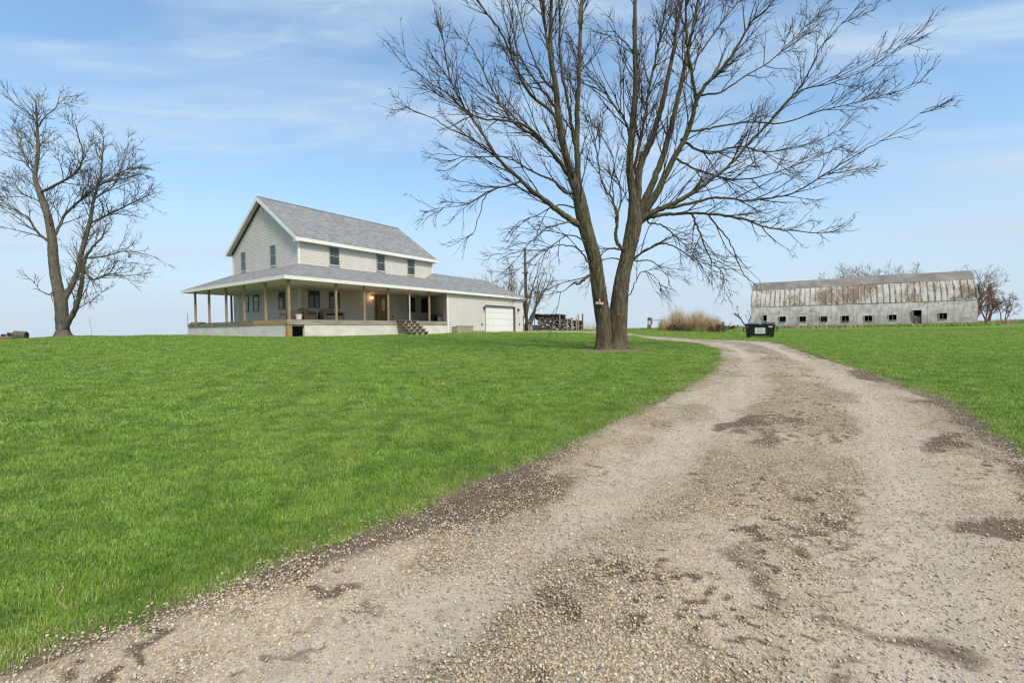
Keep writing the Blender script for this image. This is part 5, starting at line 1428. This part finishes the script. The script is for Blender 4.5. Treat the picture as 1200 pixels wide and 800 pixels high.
ru = t.math('ADD', ru, t.math('MULTIPLY', n1, .25))
rm = t.mr(ru, .625, .75)
c = t.mix(t.math('MULTIPLY', rm, .85), c, t.mix(n3, (.19, .115, .075), (.13, .085, .06)))
M['barn_upper'] = t.done(c, .8, t.bump(n3, .3, .02), .2)
M['barn_rib'] = simple('barn_rib', (.17, .115, .09), .85, .5, 1.3, col2=(.42, .38, .32), lo=.45, hi=.6)
t = NT('barn_top'); p = t.coord(); n1 = t.noise(t.mapping(p, (1, .5, 1)), .7, 5, .6); n2 = t.noise(t.mapping(p, (1, .12, 1)), 4, 4, .6)
c = t.mix(t.mr(n1, .35, .65), (.155, .13, .11), (.25, .22, .19)); c = t.mix(t.mr(n2, .5, .7, 0, .5), c, (.15, .115, .11))
M['barn_top'] = t.done(c, .7, None, .25)

wins = [(189, 215, 250, 271), (272, 298, 250, 271), (359, 386, 249, 271), (447, 476, 247, 270), (541, 572, 247, 269), (641, 673, 243, 265), (850, 882, 236, 260)]
ops = []
for (a, b, c_, d_) in wins:
    s0, s1 = barn_s(860 + a / 3.53), barn_s(860 + b / 3.53); mid = BO + BA * (s0 + s1) / 2
    z1 = at(860 + a / 3.53, 300 + c_ / 3.53, mid[1])[2] - BZ; z0 = at(860 + a / 3.53, 300 + d_ / 3.53, mid[1])[2] - BZ; ops.append((s0, s1, z0, z1, 'w'))
s0, s1 = barn_s(860 + 742 / 3.53), barn_s(860 + 776 / 3.53); ops.append((s0, s1, .02, 2.1, 'd'))
s0, s1 = barn_s(860 + 121 / 3.53), barn_s(860 + 136 / 3.53); ops.append((s0, s1, .02, 1.95, 'n'))
xs = sorted(set([0, BL_] + [v for o_ in ops for v in o_[:2]] + [k * 1.1 for k in range(1, 21)]))
zs = sorted(set([-.6, .02, .4, .8, 1.2, 1.6, 2.0, 2.1, 2.5, 2.9, 3.18] + [round(v, 3) for o_ in ops for v in o_[2:4]]))
mm = MB()
thz = lambda z: math.asin(min(max(z, 0) / BH, 1))
for i in range(len(xs) - 1):
    for j in range(len(zs) - 1):
        xm = (xs[i] + xs[i + 1]) / 2; zm = (zs[j] + zs[j + 1]) / 2
        if any(o_[0] < xm < o_[1] and o_[2] < zm < o_[3] for o_ in ops): continue
        ya, yb = bp(thz(zs[j]))[0], bp(thz(zs[j + 1]))[0]
        mm.add([(xs[i], ya, zs[j]), (xs[i + 1], ya, zs[j]), (xs[i + 1], yb, zs[j + 1]), (xs[i], yb, zs[j + 1])], [(0, 1, 2, 3)])
        
mm.box(-.02, BL_ + .02, bp(thz(3.18))[0] - .06, bp(thz(3.18))[0] + .02, 3.15, 3.21)
mm.build('lower_wall', M['barn_lower'], barn)
mm = MB()
for k in range(4):
    z0, z1 = 3.18 * k / 4, 3.18 * (k + 1) / 4
    ya, yb = 2 * BW - bp(thz(z0))[0], 2 * BW - bp(thz(z1))[0]; mm.add([(0, ya, z0), (BL_, ya, z0), (BL_, yb, z1), (0, yb, z1)], [(0, 1, 2, 3)])
mm.build('rear_wall', M['barn_lower'], barn)


def arch(t0, t1, off, n, name, mat, x0=0, x1=BL_, sag=None):
    mm = MB(); nx = 48
    for i in range(nx + 1):
        xx = x0 + (x1 - x0) * i / nx
        for j in range(n + 1):
            y_, z_ = bp(math.radians(t0 + (t1 - t0) * j / n), off)
            if sag: z_ += sag(xx)
            mm.v.append((xx, y_, z_))
    for i in range(nx):
        for j in range(n): a = i * (n + 1) + j; mm.f.append((a, a + n + 1, a + n + 2, a + 1))
    return mm.build(name, mat, barn, smooth=True)


sagf = lambda x: .05 * math.sin(x * .5) - .09 * math.exp(-((x - 4) / 2.5) ** 2)
arch(26.8, 57, .05, 8, 'upper_panels', M['barn_upper']); arch(123, 153.2, .05, 8, 'upper_panels', M['barn_upper'])
tp = arch(54, 126, .09, 16, 'roof', M['barn_top'], -.12, BL_ + .12, sagf)
rb = np.random.default_rng(9)
nr = 39
for i in range(nr + 1):
    xx = BL_ * i / nr + rb.normal() * .03; mm = MB(); w = rb.choice([.025, .045, .06])
    t0, t1 = 27.0 + (rb.random() < .2) * rb.uniform(0, 6), 53.8
    for j in range(8):
        a0 = math.radians(t0 + (t1 - t0) * j / 8); a1 = math.radians(t0 + (t1 - t0) * (j + 1) / 8)
        (y0, z0), (y1, z1) = bp(a0, .055), bp(a1, .055); (y2, z2), (y3, z3) = bp(a0, .11), bp(a1, .11)
        mm.prism([(xx - w, y0, z0), (xx - w, y1, z1), (xx - w, y3, z3), (xx - w, y2, z2)], (2 * w, 0, 0))
    mm.build('batten', M['barn_rib'], barn)
for i in range(12):
    xx = 1.1 + i * 1.97; y_, z_ = bp(math.radians(54.2), .09)
    MB().tube([(xx, y_, z_ - .05), (xx, y_ - .10, z_ + .14)], .03, 5).build('bracket', M['barn_upper'], tp)
mm = MB()
for xx in (0.02, BL_ - .02):
    pts = [(xx, *bp(math.radians(a))) for a in range(0, 181, 6)]; mm.prism(pts, (.02, 0, 0))
mm.build('end_wall', M['barn_lower'], barn)
for (s0, s1, z0, z1, ty) in ops:
    y0 = bp(thz(z0))[0]; y1 = bp(thz(z1))[0]; f_ = .05
    mm = MB(); mm.box(s0 - f_, s0, y0 - .05, y1 + .04, z0, z1); mm.box(s1, s1 + f_, y0 - .05, y1 + .04, z0, z1); mm.box(s0 - f_, s1 + f_, y1 - .07, y1 + .04, z1, z1 + f_)
    if ty == 'w': mm.box(s0 - f_, s1 + f_, y0 - .09, y0 + .04, z0 - f_, z0)
    w = mm.build('window_frame' if ty == 'w' else 'door_frame', M['barn_lower'], barn)
    if ty == 'w':
        mb_ = MB().box((s0 + s1) / 2 - .015, (s0 + s1) / 2 + .015, y1 + .05, y1 + .07, z0, z1)
        if abs(s0 - ops[2][0]) < .01: mb_.prism([(s0 + .1, y1 + .04, z1), (s0 + .3, y1 + .04, z1), (s0 + .22, y1 + .04, z1 - .3)], (0, .01, 0)).prism([(s1 - .35, y1 + .04, z1), (s1 - .1, y1 + .04, z1), (s1 - .2, y1 + .04, z1 - .22)], (0, .01, 0))
        mb_.build('broken_pane', M['barn_upper'], w)
    elif ty == 'd':
        MB().prism([(s0 + .22, y0 + .08, 0.02), (s1 - .02, y0 + .08, .02), (s1 - .05, y0 + .22, 1.35), (s0 + .08, y0 + .22, 1.45)], (0, .03, 0)).build('hanging_door', M['rim_dark'], w)
    else: MB().box(s0, s1, y0 + .10, y0 + .13, .02, 1.15).build('half_door', M['planter_stone'], w)

# dry weeds along the foot of the barn, dry belt behind the dumpster, taller green grass at the barn
rgw = np.random.default_rng(77)
pts = []
for _ in range(5200):
    s_ = rgw.uniform(-9, 24); o_ = rgw.random() ** 1.4 * (4.2 if s_ < 13 else .8) + .25; q = BO + BA * s_ - BB * o_; pts.append((q[0], q[1], gz(q[0], q[1]) - .02))
blades('weeds', M['weeds'], pts, lambda p, r: r.uniform(.15, .5), .10, .8, 'dry brown weeds along the foot of the barn', 'stuff', seed=12)
pts = []
for _ in range(2600):
    s_ = rgw.uniform(6, 25); o_ = rgw.uniform(.5, 3.5); q = BO + BA * s_ - BB * o_; pts.append((q[0], q[1], gz(q[0], q[1]) - .02))
blades('tall_grass', M['grass'], pts, lambda p, r: r.uniform(.10, .40), .12, .8, 'taller green grass in front of the right half of the barn', 'stuff', seed=13)
pts = []
for _ in range(700):
    q = at(rgw.uniform(1148, 1188), 386, 54); pts.append((q[0] + rgw.normal() * .3, 54 + rgw.normal() * .8, gz(q[0], 54) - .02))
blades('weeds', M['weeds'], pts, lambda p, r: r.uniform(.1, .7), .05, .6, 'dry reddish weeds under the scrub trees right of the barn', 'stuff', seed=14)

# ------------------------------------------------------------------ sky, sun, camera
SUN_EL, SUN_AZ = math.radians(48), math.radians(150)      # azimuth clockwise from +Y
w = bpy.data.worlds.new('World'); sc.world = w; w.use_nodes = True; nt = w.node_tree; N = nt.nodes; L = nt.links.new
bg = N['Background']; sky = N.new('ShaderNodeTexSky'); sky.sky_type = 'NISHITA'; sky.sun_disc = False
sky.sun_elevation = SUN_EL; sky.sun_rotation = SUN_AZ; sky.altitude = 200; sky.air_density = 1.0; sky.dust_density = 1.6; sky.ozone_density = 1.6
tc = N.new('ShaderNodeTexCoord'); sx_ = N.new('ShaderNodeSeparateXYZ'); L(tc.outputs['Generated'], sx_.inputs[0])


def wm(op, a, b=0, clamp=False):
    n = N.new('ShaderNodeMath'); n.operation = op; n.use_clamp = clamp
    for i, v in enumerate((a, b)):
        if isinstance(v, bpy.types.NodeSocket): L(v, n.inputs[i])
        else: n.inputs[i].default_value = v
    return n.outputs[0]


az_ = wm('ARCTAN2', sx_.outputs[0], sx_.outputs[1])
cb = N.new('ShaderNodeCombineXYZ'); L(az_, cb.inputs[0]); L(wm('MULTIPLY', sx_.outputs[2], wm('ADD', 1.0, wm('MULTIPLY', wm('MULTIPLY', az_, az_), .50))), cb.inputs[1])


def wnoise(scale, loc, det=6, rough=.6, dist=.6, rot=0.):
    mp = N.new('ShaderNodeMapping'); L(cb.outputs[0], mp.inputs[0]); mp.inputs['Scale'].default_value = scale; mp.inputs['Location'].default_value = loc; mp.inputs['Rotation'].default_value = (0, 0, rot)
    n = N.new('ShaderNodeTexNoise'); L(mp.outputs[0], n.inputs['Vector']); n.inputs['Scale'].default_value = 1; n.inputs['Detail'].default_value = det; n.inputs['Roughness'].default_value = rough; n.inputs['Distortion'].default_value = dist
    return n.outputs['Fac']


def wmr(v, a, b, c=0, d=1):
    n = N.new('ShaderNodeMapRange'); L(v, n.inputs[0]); n.interpolation_type = 'SMOOTHSTEP'
    for i, x in enumerate((a, b, c, d)): n.inputs[i + 1].default_value = x
    return n.outputs[0]


cA = wmr(wnoise((1.7, 8, 1), (3.1, 1.4, 0), 3, .5, .4), .37, .64)            # broad soft bands
cB = wmr(wnoise((2.2, 17, 1), (7.7, 2.2, 0), 6, .60, 1.0, .0), .40, .74)    # fine cirrus streaks
cC = wmr(wnoise((4, 18, 1), (1.7, 5.2, 0), 5, .60, 2.0, .0), .45, .8)
cl = wm('ADD', wm('MULTIPLY', cA, .38), wm('MULTIPLY', cA, wm('ADD', wm('MULTIPLY', cB, .55), wm('MULTIPLY', cC, .35))), True)
cl = wm('ADD', wm('MULTIPLY', cl, .85), .14, True)
hz_ = wmr(sx_.outputs[2], -.04, .42, .97, .0)
mt = N.new('ShaderNodeMix'); mt.data_type = 'RGBA'; mt.blend_type = 'MULTIPLY'; mt.inputs[0].default_value = 1; L(sky.outputs[0], mt.inputs[6]); mt.inputs[7].default_value = (.88, 1.12, 1.17, 1)
mx1 = N.new('ShaderNodeMix'); mx1.data_type = 'RGBA'; L(cl, mx1.inputs[0]); L(mt.outputs[2], mx1.inputs[6]); mx1.inputs[7].default_value = (2.9, 3.65, 4.4, 1)
mx2 = N.new('ShaderNodeMix'); mx2.data_type = 'RGBA'; L(hz_, mx2.inputs[0]); L(mx1.outputs[2], mx2.inputs[6]); mx2.inputs[7].default_value = (2.95, 3.5, 4.1, 1)
L(mx2.outputs[2], bg.inputs['Color']); bg.inputs['Strength'].default_value = .078

sd_ = bpy.data.lights.new('sun', 'SUN'); sd_.energy = 1.5; sd_.angle = math.radians(12); sd_.color = (1, .92, .80)
so_ = bpy.data.objects.new('sun', sd_); COL.objects.link(so_)
dv = Vector((math.sin(SUN_AZ) * math.cos(SUN_EL), math.cos(SUN_AZ) * math.cos(SUN_EL), math.sin(SUN_EL)))
so_.rotation_euler = dv.to_track_quat('Z', 'Y').to_euler()

cd = bpy.data.cameras.new('camera'); cam = bpy.data.objects.new('camera', cd); COL.objects.link(cam)
cd.sensor_width = 36; cd.sensor_fit = 'HORIZONTAL'; cd.lens = 36 * F / 1200; cd.clip_start = .05; cd.clip_end = 8000
c_, s_ = math.cos(ROLL), math.sin(ROLL); ex = Vector((1, 0, 0)); ey = Vector((0, math.cos(PITCH), -math.sin(PITCH))); ez = Vector((0, math.sin(PITCH), math.cos(PITCH)))
R_ = ex * c_ + ez * s_; U_ = ex * (-s_) + ez * c_; Mx = Matrix((R_, U_, -ey)).transposed().to_4x4(); Mx.translation = (0, 0, EYE); cam.matrix_world = Mx
sc.camera = cam
sc.view_settings.view_transform = 'Standard'; sc.view_settings.look = 'None'; sc.view_settings.exposure = 1.4; sc.view_settings.gamma = 1
sc.cycles.use_denoising = True
sc.cycles.pixel_filter_type = 'BLACKMAN_HARRIS'; sc.cycles.filter_width = 1.3
sc.cycles.max_bounces = 6; sc.cycles.transparent_max_bounces = 4
